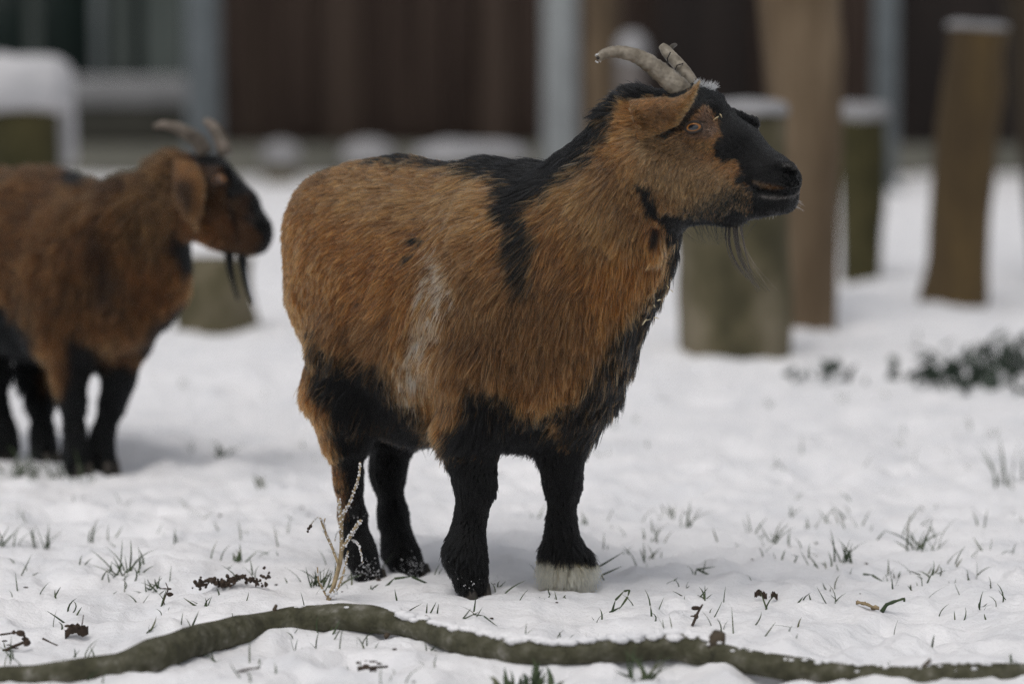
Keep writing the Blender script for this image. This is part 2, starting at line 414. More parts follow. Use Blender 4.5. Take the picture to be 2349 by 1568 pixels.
HORN3 = mat_noise('horn_brown', [(.3, (.04, .032, .024)), (.5, (.11, .09, .07)), (.7, (.22, .18, .15))], 34, rough=.5, bump=.8, bdist=.004)
HORN2 = mat_noise('horn_dark', [(.3, (.03, .026, .02)), (.7, (.09, .075, .055))], 60, rough=.5, bump=.4, bdist=.002)
HOOF = mat_noise('hoof', [(.3, (.02, .018, .015)), (.7, (.06, .05, .04))], 60, rough=.5, bump=.4, bdist=.002)
EYE_I = mat_noise('iris', [(.3, (.22, .085, .018)), (.7, (.40, .17, .040))], 250, rough=.3, bump=0, spec=.35)
EYE_P = mat_noise('pupil', [(.3, (.008, .010, .015)), (.7, (.012, .016, .022))], 50, rough=.08, bump=0, spec=.8)
LID = mat_noise('eyelid', [(.3, (.012, .010, .009)), (.7, (.03, .022, .018))], 90, rough=.5, bump=.2, bdist=.001)
NOSE = mat_noise('nose_skin', [(.3, (.010, .010, .011)), (.7, (.035, .033, .033))], 160, rough=.38, bump=.6, bdist=.001, spec=.5)

def horn(name, pts, rads, parent, mat, hole=False, seg=40, ridges=.075):
    pts = np.array(pts); k = np.linspace(0, len(pts)-1, seg); i = np.arange(len(pts))
    Q = np.stack([np.interp(k, i, pts[:, j]) for j in range(3)], 1); r = np.interp(k, i, rads)
    for _ in range(4): Q[1:-1] = (Q[:-2]+2*Q[1:-1]+Q[2:])/4
    r = r*(1+ridges*np.sin(np.arange(seg)*2.3+np.sin(np.arange(seg)*.9)*1.5)*np.linspace(1, .2, seg))
    m = MB(); m.tube(list(Q), list(r), 18, True, .055, 70)
    o = m.build(name, mat, parent)
    return o, Q, r
def ear_mesh(U, Lw, bulge, thick, nu=26, nv=14):
    """cupped leaf between an upper and a lower edge (lists of world points)"""
    U = np.array(U); Lw = np.array(Lw); k = np.linspace(0, 1, nu)
    def rs(A):
        s = np.linspace(0, 1, len(A)); B = np.stack([np.interp(k, s, A[:, j]) for j in range(3)], 1)
        for _ in range(3): B[1:-1] = (B[:-2]+2*B[1:-1]+B[2:])/4
        return B
    U = rs(U); Lw = rs(Lw); V = []; bulge = np.array(bulge)
    for side in (0, 1):
        for i in range(nu):
            wd = np.linalg.norm(U[i]-Lw[i])
            for j in range(nv):
                t = j/(nv-1); p = U[i]*(1-t)+Lw[i]*t; q = 4*t*(1-t)
                e = np.sqrt(q)
                V.append(p+bulge*q*min(1, wd/.03)-(bulge/np.linalg.norm(bulge))*thick*side*e)
    V = np.array(V); F = []; S = nu*nv
    for i in range(nu-1):
        for j in range(nv-1):
            a = i*nv+j; F.append((a, a+1, a+nv+1, a+nv)); b = a+S; F.append((b, b+nv, b+nv+1, b+1))
    for i in range(nu-1):
        for j in (0, nv-1):
            a = i*nv+j; q = (a, a+nv, a+nv+S, a+S); F.append(q if j == 0 else q[::-1])
    for i in (0, nu-1):
        for j in range(nv-1):
            a = i*nv+j; q = (a, a+S, a+1+S, a+1); F.append(q if i == 0 else q[::-1])
    return V, np.array(F)
def hoof_pair(parent, c, yaw, s=1.0):
    """cloven hoof: two claws under the pastern"""
    m = MB(); h = np.array([math.cos(yaw), -math.sin(yaw), 0]); l = np.array([math.sin(yaw), math.cos(yaw), 0])
    for sd in (-1, 1):
        ring = []
        for j, (z, fl) in enumerate(((.022, .016), (.010, .021), (-.008, .025))):
            base = len(m.v)
            for k in range(10):
                th = 2*PI*k/10; a = math.cos(th); b = math.sin(th)
                m.v.append(np.array(c)+np.array([0, 0, z*s])+h*(a*fl*s*(1 if a > 0 else .7)+.006)+l*(sd*.011*s+b*.009*s))
            ring.append(base)
        for a, b in zip(ring[:-1], ring[1:]):
            for k in range(10): m.f.append((a+k, b+k, b+(k+1) % 10, a+(k+1) % 10))
        m.f.append(tuple(ring[0]+k for k in range(10))); m.f.append(tuple(ring[-1]+k for k in range(10))[::-1])
    return m.build('hoof', HOOF, parent)
def make_eye(parent, c, out, along, r, aw, ah):
    """eyeball with amber iris, horizontal pupil and dark lids; out = outward axis, along = horizontal axis of the slit"""
    out = np.array(out, float); out /= np.linalg.norm(out); al = np.array(along, float); al -= out*(al@out); al /= np.linalg.norm(al); up = np.cross(out, al)
    if up[2] < 0: up = -up
    c = np.array(c, float)
    def cap(rr, fw, fh, n=28, m=8, tilt=0):
        v = []; f = []
        for j in range(m+1):
            for k in range(n):
                th = 2*PI*k/n; x = fw*math.cos(th)*j/m*(1); y = fh*math.sin(th)*j/m*(1.0 if math.sin(th) > 0 else .9)
                x, y = x, y+.16*x
                v.append(c+al*x+up*y+out*math.sqrt(max(rr*rr-x*x-y*y, 1e-8)))
        for j in range(m):
            for k in range(n): f.append((j*n+k, (j+1)*n+k, (j+1)*n+(k+1) % n, j*n+(k+1) % n))
        return v, f
    v, f = cap(r, aw, ah); e = mesh_np('eye', v, f, EYE_I, parent)
    v, f = cap(r*1.012, aw*.68, ah*.60); pu = mesh_np('pupil', v, f, EYE_P, e); pu.location = (0, 0, 0)
    m = MB(); pts = []
    for k in range(33):
        th = 2*PI*k/32; x = aw*1.06*math.cos(th); y = ah*1.06*math.sin(th)*(1.0 if math.sin(th) > 0 else .9); y += .16*x
        pts.append(c+al*x+up*y+out*math.sqrt(max(r*r-x*x-y*y, 1e-8)))
    m.tube(pts, [ah*.26]*33, 8, False); m.build('eyelid', LID, e).location = (0, 0, 0)
    return e

# ------------------------------------------------------------------ the goat in front
YAW = math.radians(40); H = (math.cos(YAW), -math.sin(YAW))
def build_goat_a():
    root = empty('goat', tuple(P(1070, 1345, 4.08)*np.array([1, 1, 0])))
    tag(root, 'large sharp brown and black goat in the middle, head turned right', 'goat', 'goats standing in the snow')
    S = SDF((-.42, 3.66, -.04), (.42, 4.42, .72), .0033)
    def c(*pts, k=.03, cut=False):
        for a, b in zip(pts[:-1], pts[1:]):
            S.cone(P(*a[:3]), P(*b[:3]), R(a[3], a[2]), R(b[3], b[2]), k, cut)
    def e(px, py, Y, r, k=.03, yaw=YAW, pitch=0., cut=False): S.ell(P(px, py, Y), r, yaw, k, pitch, cut)
    e(908, 640, 4.17, (.155, .128, .145)); e(1030, 690, 4.10, (.19, .140, .165)); e(1198, 700, 4.00, (.150, .128, .168))
    e(880, 560, 4.18, (.12, .10, .10)); e(1200, 520, 4.02, (.12, .07, .075))
    c((1230, 620, 3.98, 190), (1378, 495, 3.93, 138), (1470, 380, 3.90, 112), k=.04)
    c((1496, 465, 3.89, 74), (1398, 620, 3.93, 100), (1350, 700, 3.94, 106), k=.04)
    c((900, 900, 4.13, 90), (1180, 920, 4.0, 90), k=.04)
    c((772, 499, 4.20, 84), (930, 482, 4.15, 76), (1100, 470, 4.06, 72), k=.05)
    c((1330, 420, 3.94, 58), (1425, 305, 3.9, 55), k=.03)
    # head: skull, bridge, muzzle, deep jaw
    c((1478, 290, 3.90, 80), (1585, 268, 3.875, 68), k=.02)
    for dl in (-.011, .011):
        def o(px, py, Y, r): return (px-dl*.42*1825, py, Y-dl*.9, r)
        c(o(1585, 268, 3.87, 60), o(1690, 338, 3.835, 47), o(1772, 396, 3.81, 35), o(1800, 410, 3.80, 31), k=.012)
        c(o(1540, 400, 3.88, 100), o(1675, 430, 3.84, 62), o(1760, 452, 3.815, 26), o(1797, 459, 3.80, 22), k=.02)
    c((1600, 278, 3.835, 30), (1630, 262, 3.835, 22), k=.012)                       # near brow
    c((1690, 285, 3.90, 26), (1724, 289, 3.905, 17), k=.008)                        # far brow beyond the bridge
    c((1788, 378, 3.785, 9), (1812, 379, 3.782, 8), (1828, 392, 3.785, 7), k=.006)                  # nostril rim
    c((1735, 426, 3.785, 9), (1790, 428, 3.78, 9), (1828, 420, 3.785, 9), k=.006)                    # upper lip
    def hy(x, y, dflt=3.80): return S.hit(x, y) or dflt
    mp = [(x, y, hy(x, y)+.000, r) for x, y, r in ((1714, 420, 4), (1728, 431, 5.5), (1750, 438, 6.5), (1775, 441, 6.5), (1800, 440, 6.5), (1820, 436, 6.5))]
    np_ = [(x, y, hy(x, y)+.000, r) for x, y, r in ((1792, 388, 6), (1803, 394, 8.5), (1815, 397, 8.5), (1826, 396, 6))]
    c(*mp, (1845, 430, mp[-1][2]+.01, 7), k=.003, cut=True); c(*np_, k=.003, cut=True)
    EYE_Y = S.hit(1640, 330) and hy(1596, 293)
    e(1497, 541, (S.hit(1497, 541) or 3.86)+.004, (.012, .012, .019), k=.004)                                  # wattle root
    # legs
    c((815, 800, 4.10, 108), (790, 900, 4.11, 80), (793, 1000, 4.12, 42), (799, 1100, 4.13, 22), (808, 1180, 4.13, 19), (822, 1255, 4.13, 24), (842, 1310, 4.13, 30), k=.03)
    c((960, 880, 4.25, 90), (900, 980, 4.23, 52), (890, 1080, 4.22, 30), (901, 1180, 4.21, 22), (915, 1255, 4.21, 28), (940, 1304, 4.20, 32), k=.03)
    c((1110, 840, 3.95, 100), (1084, 970, 3.95, 62), (1086, 1060, 3.96, 36), (1092, 1120, 3.96, 31), (1079, 1190, 3.97, 22), (1066, 1262, 3.97, 35), (1080, 1322, 3.97, 36), k=.03)
    c((1300, 900, 3.98, 95), (1290, 1040, 4.0, 38), (1291, 1110, 4.01, 29), (1288, 1200, 4.02, 22), (1288, 1255, 4.03, 27), (1301, 1314, 4.03, 42), (1304, 1330, 4.03, 36), k=.03)
    c((745, 520, 4.22, 40), (705, 640, 4.23, 18), k=.03)                             # short tail held down
    V, F = S.mesh(); N, _ = normals(V, F)
    YR = np.array([[-.36, 4.05], [-.2, 4.03], [0, 3.94], [.12, 3.88], [.25, 3.83], [.36, 3.79]])
    def pat(p):
        """world point -> pattern coordinates on the animal's side plane"""
        Yr = np.interp(p[:, 0], YR[:, 0], YR[:, 1]); lg = 1-sstep(.10, .22, p[:, 2])
        Yl = np.interp(p[:, 0], [-.22, -.12, -.05, .07], [4.13, 4.2, 3.97, 4.03]); Yr = Yr*(1-lg)+Yl*lg
        px = 1174.5+p[:, 0]/Yr*FP; s = (CH-p[:, 2])/Yr; py = 784+FP*(s*CP-SP)/(CP+s*SP)
        return px, py
    polyB = [
        [(830, 300), (830, 368), (880, 372), (960, 380), (1050, 394), (1124, 404), (1138, 430), (1122, 470), (1148, 505), (1190, 515), (1200, 468), (1265, 425), (1338, 365), (1382, 300), (1406, 256), (1420, 232), (1455, 226), (1500, 228), (1545, 232), (1580, 214), (1592, 215), (1575, 262), (1552, 285), (1480, 312), (1490, 318), (1560, 292), (1580, 262), (1600, 244), (1632, 252), (1648, 290), (1640, 330), (1645, 352), (1690, 385), (1702, 425), (1722, 470), (1745, 482), (1900, 520), (1900, 100), (1300, 100), (1200, 300)],
        [(1450, 415), (1482, 440), (1510, 480), (1560, 500), (1620, 503), (1690, 482), (1745, 462), (1900, 500), (1760, 700), (1640, 700), (1600, 680), (1535, 640), (1528, 600), (1530, 560), (1512, 505), (1478, 480)],
        [(1700, 560), (1560, 610), (1530, 668), (1472, 712), (1408, 755), (1385, 815), (1350, 880), (1300, 945), (1200, 950), (1130, 890), (1075, 872), (1056, 910), (1060, 960), (1040, 1010), (1020, 1040), (1340, 1080), (1600, 1000), (1700, 700)],
        [(703, 770), (722, 820), (800, 835), (885, 858), (925, 905), (958, 950), (985, 1010), (1000, 1060), (770, 1150), (772, 1060), (768, 1000), (740, 920), (706, 860)],
        [(772, 1020), (776, 1110), (776, 1180), (760, 1400), (1500, 1400), (1400, 1020), (1000, 1030)],
        [(1484, 530), (1487, 556), (1500, 572), (1512, 558), (1508, 530), (1494, 520)],
    ]
    polyFoot = [(1220, 1292), (1262, 1288), (1330, 1290), (1400, 1300), (1400, 1420), (1220, 1420)]
    def colf(p, rnd=True):
        px, py = pat(p); nz = fbm(p, 40, 3); n2 = fbm(p+4, 12, 2); x0, y0 = px, py
        px = px+14*noise3(p+2, 60)+8*noise3(p+8, 150); py = py+14*noise3(p+6, 60)+8*noise3(p+12, 150)
        col = np.tile(BROWN, (len(p), 1))
        def mix(c, w):
            nonlocal col
            w = np.clip(w, 0, 1)[:, None]; col = col*(1-w)+c*w
        mix(TAN, .55*in_poly(px, py, [(800, 370), (1120, 400), (1100, 520), (900, 520), (720, 470)], 60))
        mix(TAN, .6*in_poly(px, py, [(1330, 330), (1440, 400), (1480, 520), (1420, 640), (1330, 560), (1250, 480)], 60))
        mix(ORANGE, .7*in_poly(px, py, [(600, 480), (680, 520), (720, 700), (800, 1150), (600, 1200)], 40))
        mix(ORANGE, .5*in_poly(px, py, [(720, 520), (900, 560), (960, 700), (860, 820), (720, 760)], 60))
        mix(DUN, .75*in_poly(px, py, [(1060, 600), (1200, 560), (1330, 680), (1380, 850), (1100, 900), (1000, 800)], 70))
        mix(DUN, .6*in_poly(px, py, [(700, 700), (900, 760), (960, 860), (800, 860), (690, 800)], 50))
        mix(ORANGE*1.1, .8*in_poly(px, py, [(1400, 560), (1510, 600), (1490, 690), (1380, 720), (1340, 640)], 40))
        mix(np.array((.20, .115, .050)), .8*in_poly(px, py, [(1440, 300), (1560, 310), (1700, 440), (1690, 500), (1560, 505), (1470, 430)], 30))
        mix(BROWN*1.25, .9*in_poly(px, py, [(960, 880), (1050, 900), (1045, 1010), (1010, 1045), (960, 960)], 22))
        mix(DUN, .5*sstep(.15, .5, n2))
        st = in_poly(px, py, [(985, 570), (1020, 590), (1030, 690), (995, 780), (968, 900), (930, 940), (912, 860), (940, 740)], 30)
        mix(BLOND, np.where(RNG.random(len(p)) < st*(.30+.6*sstep(-.3, .4, noise3(p+40, 110))), .95, 0) if rnd else st*.3)
        col = col*(1+.25*nz)[:, None]
        hd = sstep(1560, 1600, px)*(1-sstep(520, 560, py))
        soft = 32; px = px+22*noise3(p+71, 24)*(py > 560); py = py+26*noise3(p+81, 20)*(py > 560)
        small = (px > 1440) & (py < 520)
        w = np.zeros(len(p))
        for q in polyB: w = np.maximum(w, in_poly(px, py, q, np.where(small, 9, soft)))
        w = np.maximum(w, .9*in_poly(px, py, [(930, 546), (968, 550), (962, 562), (942, 566)], 5)); w = np.maximum(w, .8*in_poly(px, py, [(920, 603), (942, 600), (938, 612), (924, 614)], 4))
        w *= 1-.9*in_poly(px, py, [(1230, 985), (1262, 940), (1300, 960), (1290, 1010), (1240, 1030)], 18)*sstep(-.3, .3, noise3(p, 60))
        w *= 1-.45*in_poly(px, py, [(1320, 930), (1400, 820), (1450, 800), (1430, 880), (1350, 980)], 20)*sstep(-.2, .4, noise3(p+1, 70))
        w = np.maximum(w, .78*in_poly(px, py, [(1140, 470), (1200, 470), (1212, 560), (1218, 650), (1185, 660), (1165, 580)], 26))
        if rnd: w = np.where(RNG.random(len(p)) < (w-.5)*1.25+.5, .998, .12*w)
        brn = (RNG.random(len(p)) < .16*sstep(-.2, .4, noise3(p+17, 16)))*((py > 560) & (p[:, 2] > .17)) if rnd else 0
        mix(BLACK, w*(1-brn*.7))
        ell = ((x0-1496)/29)**2+((y0-541)/42)**2; mix(BROWN*1.1, .9*(1-sstep(.8, 1.25, ell))); mix(BLACK, .98*(1-sstep(.15, .45, ((x0-1499)/20)**2+((y0-549)/32)**2)))
        mix(ROSE, .75*in_poly(x0, y0, [(1592, 274), (1606, 254), (1618, 242), (1632, 262), (1645, 300), (1630, 315), (1592, 318), (1568, 310)], 7))
        mix(TAN*.75, .85*in_poly(x0, y0, [(1590, 318), (1625, 322), (1632, 345), (1600, 352), (1575, 335)], 9))
        mix(DUN*.7, .85*in_poly(x0, y0, [(1722, 412), (1760, 420), (1795, 429), (1770, 433), (1740, 428)], 4))
        mix(np.array((.10, .095, .09)), .9*in_poly(x0, y0, [(1792, 374), (1812, 372), (1832, 386), (1826, 390), (1808, 381), (1794, 381)], 2)); mix(np.array((.09, .08, .075)), .9*in_poly(x0, y0, [(1735, 443), (1775, 449), (1820, 446), (1842, 436), (1842, 441), (1820, 452), (1775, 455), (1735, 449)], 2))
        mix(BLACK*.5, in_poly(x0, y0, [(1790, 386), (1803, 386), (1824, 392), (1826, 399), (1812, 403), (1798, 398)], 2)); mix(BLACK*.5, in_poly(x0, y0, [(1712, 418), (1730, 428), (1752, 435), (1790, 438), (1845, 428), (1845, 434), (1800, 443), (1752, 441), (1720, 430)], 2))
        mix(np.array((.62, .66, .68)), .95*in_poly(x0, y0, [(1588, 165), (1612, 176), (1645, 178), (1640, 200), (1612, 196), (1590, 188)], 3))
        mix(CREAM, in_poly(x0, y0+5*noise3(p, 70), polyFoot, 5)*(p[:, 0] > .02))
        mix(BLACK, .97*in_poly(x0, y0, [(1602, 190), (1594, 222), (1572, 262), (1546, 292), (1572, 284), (1596, 258), (1614, 242), (1650, 215), (1650, 180)], 4))
        mix(BLACK*2, (RNG.random(len(p)) < .6*in_poly(x0, y0, [(1560, 478), (1640, 450), (1700, 425), (1745, 470), (1600, 525)], 26)) if rnd else np.zeros(len(p)))
        mix(BLACK, .9*in_poly(x0, y0, [(1548, 296), (1578, 286), (1592, 278), (1612, 276), (1618, 282), (1606, 281), (1590, 284), (1576, 294), (1562, 300), (1500, 312), (1480, 316), (1480, 310)], 2.5))
        return col
    DT = [(700, 430, -.9, -.35), (660, 600, -.35, -.9), (700, 800, -.15, -1), (760, 1000, .1, -1), (850, 400, -1, -.1), (1000, 400, -1, -.25), (1100, 400, -1, -.3),
          (850, 550, -1, -.4), (1000, 550, -1, -.55), (1100, 520, -.9, -.6), (850, 700, -1, -.6), (980, 700, -.55, -.9), (940, 850, -.3, -1), (800, 850, -.8, -.6),
          (1100, 700, -.5, -1), (1200, 700, -.3, -1), (1020, 900, -.45, -.9), (1000, 960, -1, -.45), (1030, 1010, -.8, -.7), (1200, 850, -.25, -1), (1230, 450, -.9, -.6), (1300, 450, -.9, -.75),
          (1350, 380, -.7, -.6), (1370, 270, -.7, -.6), (1420, 240, -.9, .1), (1470, 200, -.8, .4), (1400, 450, -.45, -1), (1300, 600, -.5, -1), (1450, 600, -.05, -1), (1380, 720, 0, -1), (1500, 680, .35, -1), (1450, 830, .35, -1), (1400, 920, .5, -1),
          (1560, 580, .3, -1), (1500, 450, -.3, -1), (1470, 380, -.4, -1), (1420, 330, -1, -.5), (1560, 420, -.3, -1), (1650, 440, -.6, -.8), (1600, 330, -.8, -.5), (1620, 230, -.5, .8), (1650, 240, -.2, .9), (1700, 330, -.6, .5), (1760, 370, -1, .5),
          (1800, 460, -.8, -.6), (1650, 520, .2, -1), (1700, 500, .1, -1), (1590, 190, .4, .6), (1630, 185, .5, .6), (1540, 250, -.9, .1), (1240, 1000, -.6, -.8), (1180, 1000, .2, -1), (850, 950, -.3, -1),
          (820, 1100, 0, -1), (900, 1100, 0, -1), (1090, 1100, 0, -1), (1285, 1100, 0, -1), (830, 1300, .2, -1), (1300, 1320, .05, -1), (1080, 1320, 0, -1), (1030, 1260, -.6, -1)]
    def dirf(p):
        px, py = pat(p); g = idw(px, py, DT); return g/(np.linalg.norm(g, axis=1)[:, None]+1e-6)
    LT = [(700, 450, 20, .45), (660, 650, 20, .45), (850, 400, 20, .4), (1000, 400, 24, .35), (1150, 400, 30, .4), (1230, 420, 34, .4), (1320, 340, 26, .4), (1000, 600, 28, .28), (900, 600, 22, .3), (980, 750, 38, .3), (940, 880, 44, .35),
          (1200, 700, 28, .3), (1300, 500, 27, .3), (1400, 500, 27, .3), (1450, 600, 30, .3), (1500, 700, 30, .5), (1440, 870, 33, .55), (1360, 950, 32, .5), (1200, 900, 32, .35), (1230, 1000, 28, .4), (1000, 980, 40, .4), (900, 950, 34, .35), (750, 950, 24, .4),
          (1420, 300, 20, .4), (1420, 220, 26, .7), (1470, 195, 24, .8), (1500, 450, 17, .4), (1560, 450, 14, .4), (1650, 460, 12, .4), (1600, 300, 5, .5), (1570, 290, 5, .5), (1650, 300, 7, .45), (1700, 330, 9, .4), (1760, 380, 6, .4), (1810, 400, 2.2, .35), (1600, 340, 7, .45), (1700, 420, 9, .45),
          (1650, 210, 10, .6), (1672, 240, 14, .8), (1610, 185, 13, .5), (1540, 240, 10, .4), (1570, 210, 10, .3), (1780, 470, 9, .4), (1800, 440, 3, .4), (1650, 520, 20, .5), (1570, 560, 26, .6), (1745, 480, 12, .5), (1480, 470, 22, .35), (1730, 430, 4, .4),
          (800, 1100, 10, .35), (900, 1100, 10, .35), (1090, 1060, 11, .4), (1290, 1060, 12, .4), (820, 1250, 10, .35), (920, 1250, 10, .35), (1050, 1260, 15, .5), (1090, 1220, 10, .35), (1080, 1180, 10, .35), (1285, 1180, 10, .35), (1300, 1300, 17, 1.3), (1300, 1345, 12, 1.1), (1080, 1330, 17, .4), (845, 1310, 14, .4), (945, 1310, 14, .4)]
    def lenf(p):
        px, py = pat(p); g = idw(px, py, LT, 4.0); return g[:, 0]*.001, g[:, 1]
    def densf(q, n):
        px, py = pat(q); d = 1+1.3*((px > 1430) & (py < 560))
        d = d+1.2*((px > 1560) & (py < 500))
        d = d*np.where(n[:, 1] > .25, .45, 1.0)
        d *= 1-.97*in_poly(px, py, [(1578, 293), (1590, 283), (1606, 280), (1614, 290), (1608, 303), (1590, 305)], 2)   # bare round the eye
        d *= 1-.8*in_poly(px, py, [(1788, 385), (1812, 376), (1850, 400), (1850, 434), (1740, 440), (1725, 424), (1795, 418)], 3)   # nose leather, lips
        return d
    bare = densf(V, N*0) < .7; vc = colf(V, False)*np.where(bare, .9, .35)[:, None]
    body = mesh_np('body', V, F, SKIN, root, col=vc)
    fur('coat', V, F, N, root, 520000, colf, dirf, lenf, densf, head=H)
    # ears
    Yb, Yt = 3.815, 3.765
    U = [P(1440, 232, 3.84), P(1500, 226, 3.82), P(1545, 228, 3.795), P(1578, 214, 3.78), P(1600, 190, 3.775)]
    Lw = [P(1462, 322, 3.835), P(1505, 308, 3.82), P(1546, 287, 3.795), P(1574, 250, 3.78), P(1601, 192, 3.775)]
    EV, EF = ear_mesh(U, Lw, (.0, -.018, .002), .004)
    EN, _ = normals(EV, EF)
    cc = P(1530, 265, 3.8)
    def ecol(p):
        px, py = pat(p); c = np.tile(TAN*.85, (len(p), 1)); w = .75*in_poly(px, py, [(1455, 255), (1490, 238), (1530, 245), (1530, 275), (1490, 295), (1462, 300)], 20)
        w = np.minimum(w*1.25, 1)*(.75+.35*noise3(p, 90)); c = c*(1-w[:, None])+DUN*.55*w[:, None]; return c*(1+.25*noise3(p, 60))[:, None]
    flip = np.sum(EN*np.array([0, -1, 0]), 1).mean()
    eo = mesh_np('ear', EV, EF, SKIN, root, col=ecol(EV)*.8)
    fo = fur('ear_fur', EV, EF, EN, eo, 14000, ecol, lambda p: np.tile([.85, .25], (len(p), 1)), lambda p: (np.full(len(p), .009), np.full(len(p), .3)), lambda q, n: np.ones(len(q)), rad=.0003, seed=5, head=(.95, -.3))
    fo.location = (0, 0, 0)
    # far ear, mostly behind the horns
    off = P(1500, 260, 3.995)-P(1500, 260, 3.80)
    EV2 = EV.copy(); m0 = P(1500, 250, 3.90)[1]; EV2[:, 1] = 2*m0-EV2[:, 1]; EV2[:, 0] += .035; EV2[:, 2] -= .012
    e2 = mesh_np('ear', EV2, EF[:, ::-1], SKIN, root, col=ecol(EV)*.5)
    # horns
    Yh = 3.87
    o, Q, r = horn('horn', [P(1575, 220, 3.865), P(1541, 188, 3.86), P(1517, 167, 3.855), P(1487, 143.5, 3.85), P(1457, 127, 3.845), P(1417, 118, 3.84), P(1388, 122, 3.835), P(1372, 134, 3.832)],
                   [R(t, Yh) for t in (25, 24, 22.5, 20, 17.5, 14.5, 12, 9.5)], root, HORN)
    o['label'] = 'long curved horn with a broken hollow tip'
    m = MB(); m.blob(P(1371.5, 133, 3.8245), R(4.5, 3.84), 8, 6, .15); m.build('tip_hole', LID, o).location = (0, 0, 0)
    m = MB()
    for i in range(26):
        a = RNG.uniform(0, 2*PI); q = P(1372+8*math.cos(a), 134+9*math.sin(a), 3.828+RNG.uniform(0, .01)); m.blob(q, R(RNG.uniform(1, 2.6), 3.8), 5, 4, .4, 300)
    m.build('frost_rim', FROST, o).location = (0, 0, 0)
    o, Q, r = horn('horn', [P(1592, 196, 3.895), P(1584, 180, 3.90), P(1572, 165, 3.91), P(1557, 149, 3.92), P(1541, 131, 3.93), P(1526, 114, 3.935), P(1517, 104, 3.937)],
                   [R(t, Yh) for t in (13, 13.5, 14.5, 15, 14.5, 13, 8)], root, HORN, ridges=.02)
    o['label'] = 'shorter far horn with a chipped, twisted end'
    m = MB(); m.tube([P(1535, 113, 3.955), P(1543, 106, 3.975), P(1549, 103, 3.99), P(1552, 103, 4.0)], [R(t, 3.95) for t in (6, 6, 4.5, 2)], 10, True, .1); m.build('horn_tip', HORN2, o).location = (0, 0, 0)
    for (a, b, c2) in (((1532, 148), (1531, 134), (1538, 120)), ((1549, 160), (1553, 150), (1567, 146))):
        m = MB(); m.tube([P(*a, 3.911), P(*b, 3.902), P(*c2, 3.908)], [.0008]*3, 6); m.build('crack', LID, o).location = (0, 0, 0)
    # eyes
    fw = np.array([math.cos(math.radians(25)), -math.sin(math.radians(25)), -.12]); nl = np.array([-.30, -.95, .05])
    make_eye(root, P(1596, 293, EYE_Y+.0115), nl, fw, .0135, R(18, 3.79), R(12.5, 3.79))
    make_eye(root, P(1712, 300, 3.915), -nl*np.array([-1.6, 1, -1]), fw, .010, R(14, 3.9), R(9, 3.9))
    # nose pad
    # beard, chin bristles, whiskers
    pa = []; ra = []; co = []
    def wisp(x0, y0, x1, y1, bow, n, sp, r, col, Y=3.83, tw=12):
        for i in range(n):
            a = RNG.normal(0, sp); b = RNG.normal(0, tw); yy = Y+RNG.normal(0, .006); q = []
            t1 = RNG.uniform(.75, 1.08)
            for t in np.linspace(0, t1, 9):
                q.append(P(x0+a*(1-.5*t)+(x1-x0)*t+bow*math.sin(PI*t*.9)+b*t*t, y0+(y1-y0)*t+abs(b)*.2*t*t, yy-.004*t))
            pa.append(q); ra.append(r*RNG.uniform(.7, 1.2)); co.append(col)
    BR = (.003, .0025, .002)
    wisp(1672, 515, 1722, 642, -22, 12, 4, .0006, BR, tw=5); wisp(1686, 515, 1748, 660, -20, 14, 3, .0006, BR, tw=5); wisp(1700, 515, 1730, 640, -4, 6, 3, .0004, BR, tw=6)
    wisp(1690, 510, 1760, 655, -8, 3, 5, .0002, (.03, .02, .015), tw=22)
    wisp(1640, 510, 1650, 560, -3, 60, 45, .00025, tuple(BLACK), tw=12)
    strands('beard', pa, ra, co, root)
    pa = []; ra = []; co = []
    for i in range(15):
        x0, y0 = 1822+RNG.normal(0, 4), 460+RNG.normal(0, 7); an = RNG.uniform(-.3, 1.3); L = RNG.uniform(10, 30)
        pa.append([P(x0+L*t*math.cos(an), y0+L*t*math.sin(an)+3*t*t, 3.80) for t in (0, .4, .7, 1)]); ra.append(.00014); co.append((.45, .43, .40))
    for i in range(10):
        x0, y0 = RNG.uniform(1745, 1785), 480; L = RNG.uniform(10, 26)
        pa.append([P(x0-.25*L*t, y0+L*t, 3.81) for t in (0, .4, .7, 1)]); ra.append(.0002); co.append((.6, .58, .55))
    for i in range(9):
        x0, y0 = RNG.uniform(1540, 1800), RNG.uniform(220, 440); 
    for i in range(130):
        t0 = RNG.random(); x0, y0 = 1590+50*t0, 186+10*t0+RNG.normal(0, 3); hh = S.hit(x0, y0+8) or 3.86; L = RNG.uniform(9, 20); an = -.75+RNG.normal(0, .35)
        pa.append([P(x0+L*t*math.cos(an), y0+8+L*t*math.sin(an), hh-.002-.004*t) for t in (0, .4, .7, 1)]); ra.append(.00035); co.append((.75, .78, .80))
    strands('whiskers', pa, ra, co, root)
    # bits of straw caught in the coat
    STR = mat_noise('straw', [(.3, (.45, .36, .2)), (.7, (.65, .55, .36))], 100, bump=0)
    for (x, y, dx, dy, Y) in ((1470, 740, 22, -8, 3.815), (1474, 745, 10, -14, 3.815), (1648, 268, -12, 8, 3.80), (1652, 262, 4, 8, 3.8), (1500, 700, 3, 5, 3.83), (1512, 660, 4, -6, 3.86), (1524, 640, 5, -8, 3.88), (1530, 655, 4, 6, 3.88), (1538, 665, 6, 5, 3.89), (1508, 690, 9, -3, 3.85), (1500, 728, 12, 3, 3.84)):
        Y = (S.hit(x, y) or Y+.012)-.012; m = MB()
        m.tube([P(x, y, Y), P(x+dx*.5, y+dy*.5-1, Y-.002), P(x+dx, y+dy, Y)], [.0006, .0006, .0003], 5); m.build('straw', STR, root)
    m = MB()
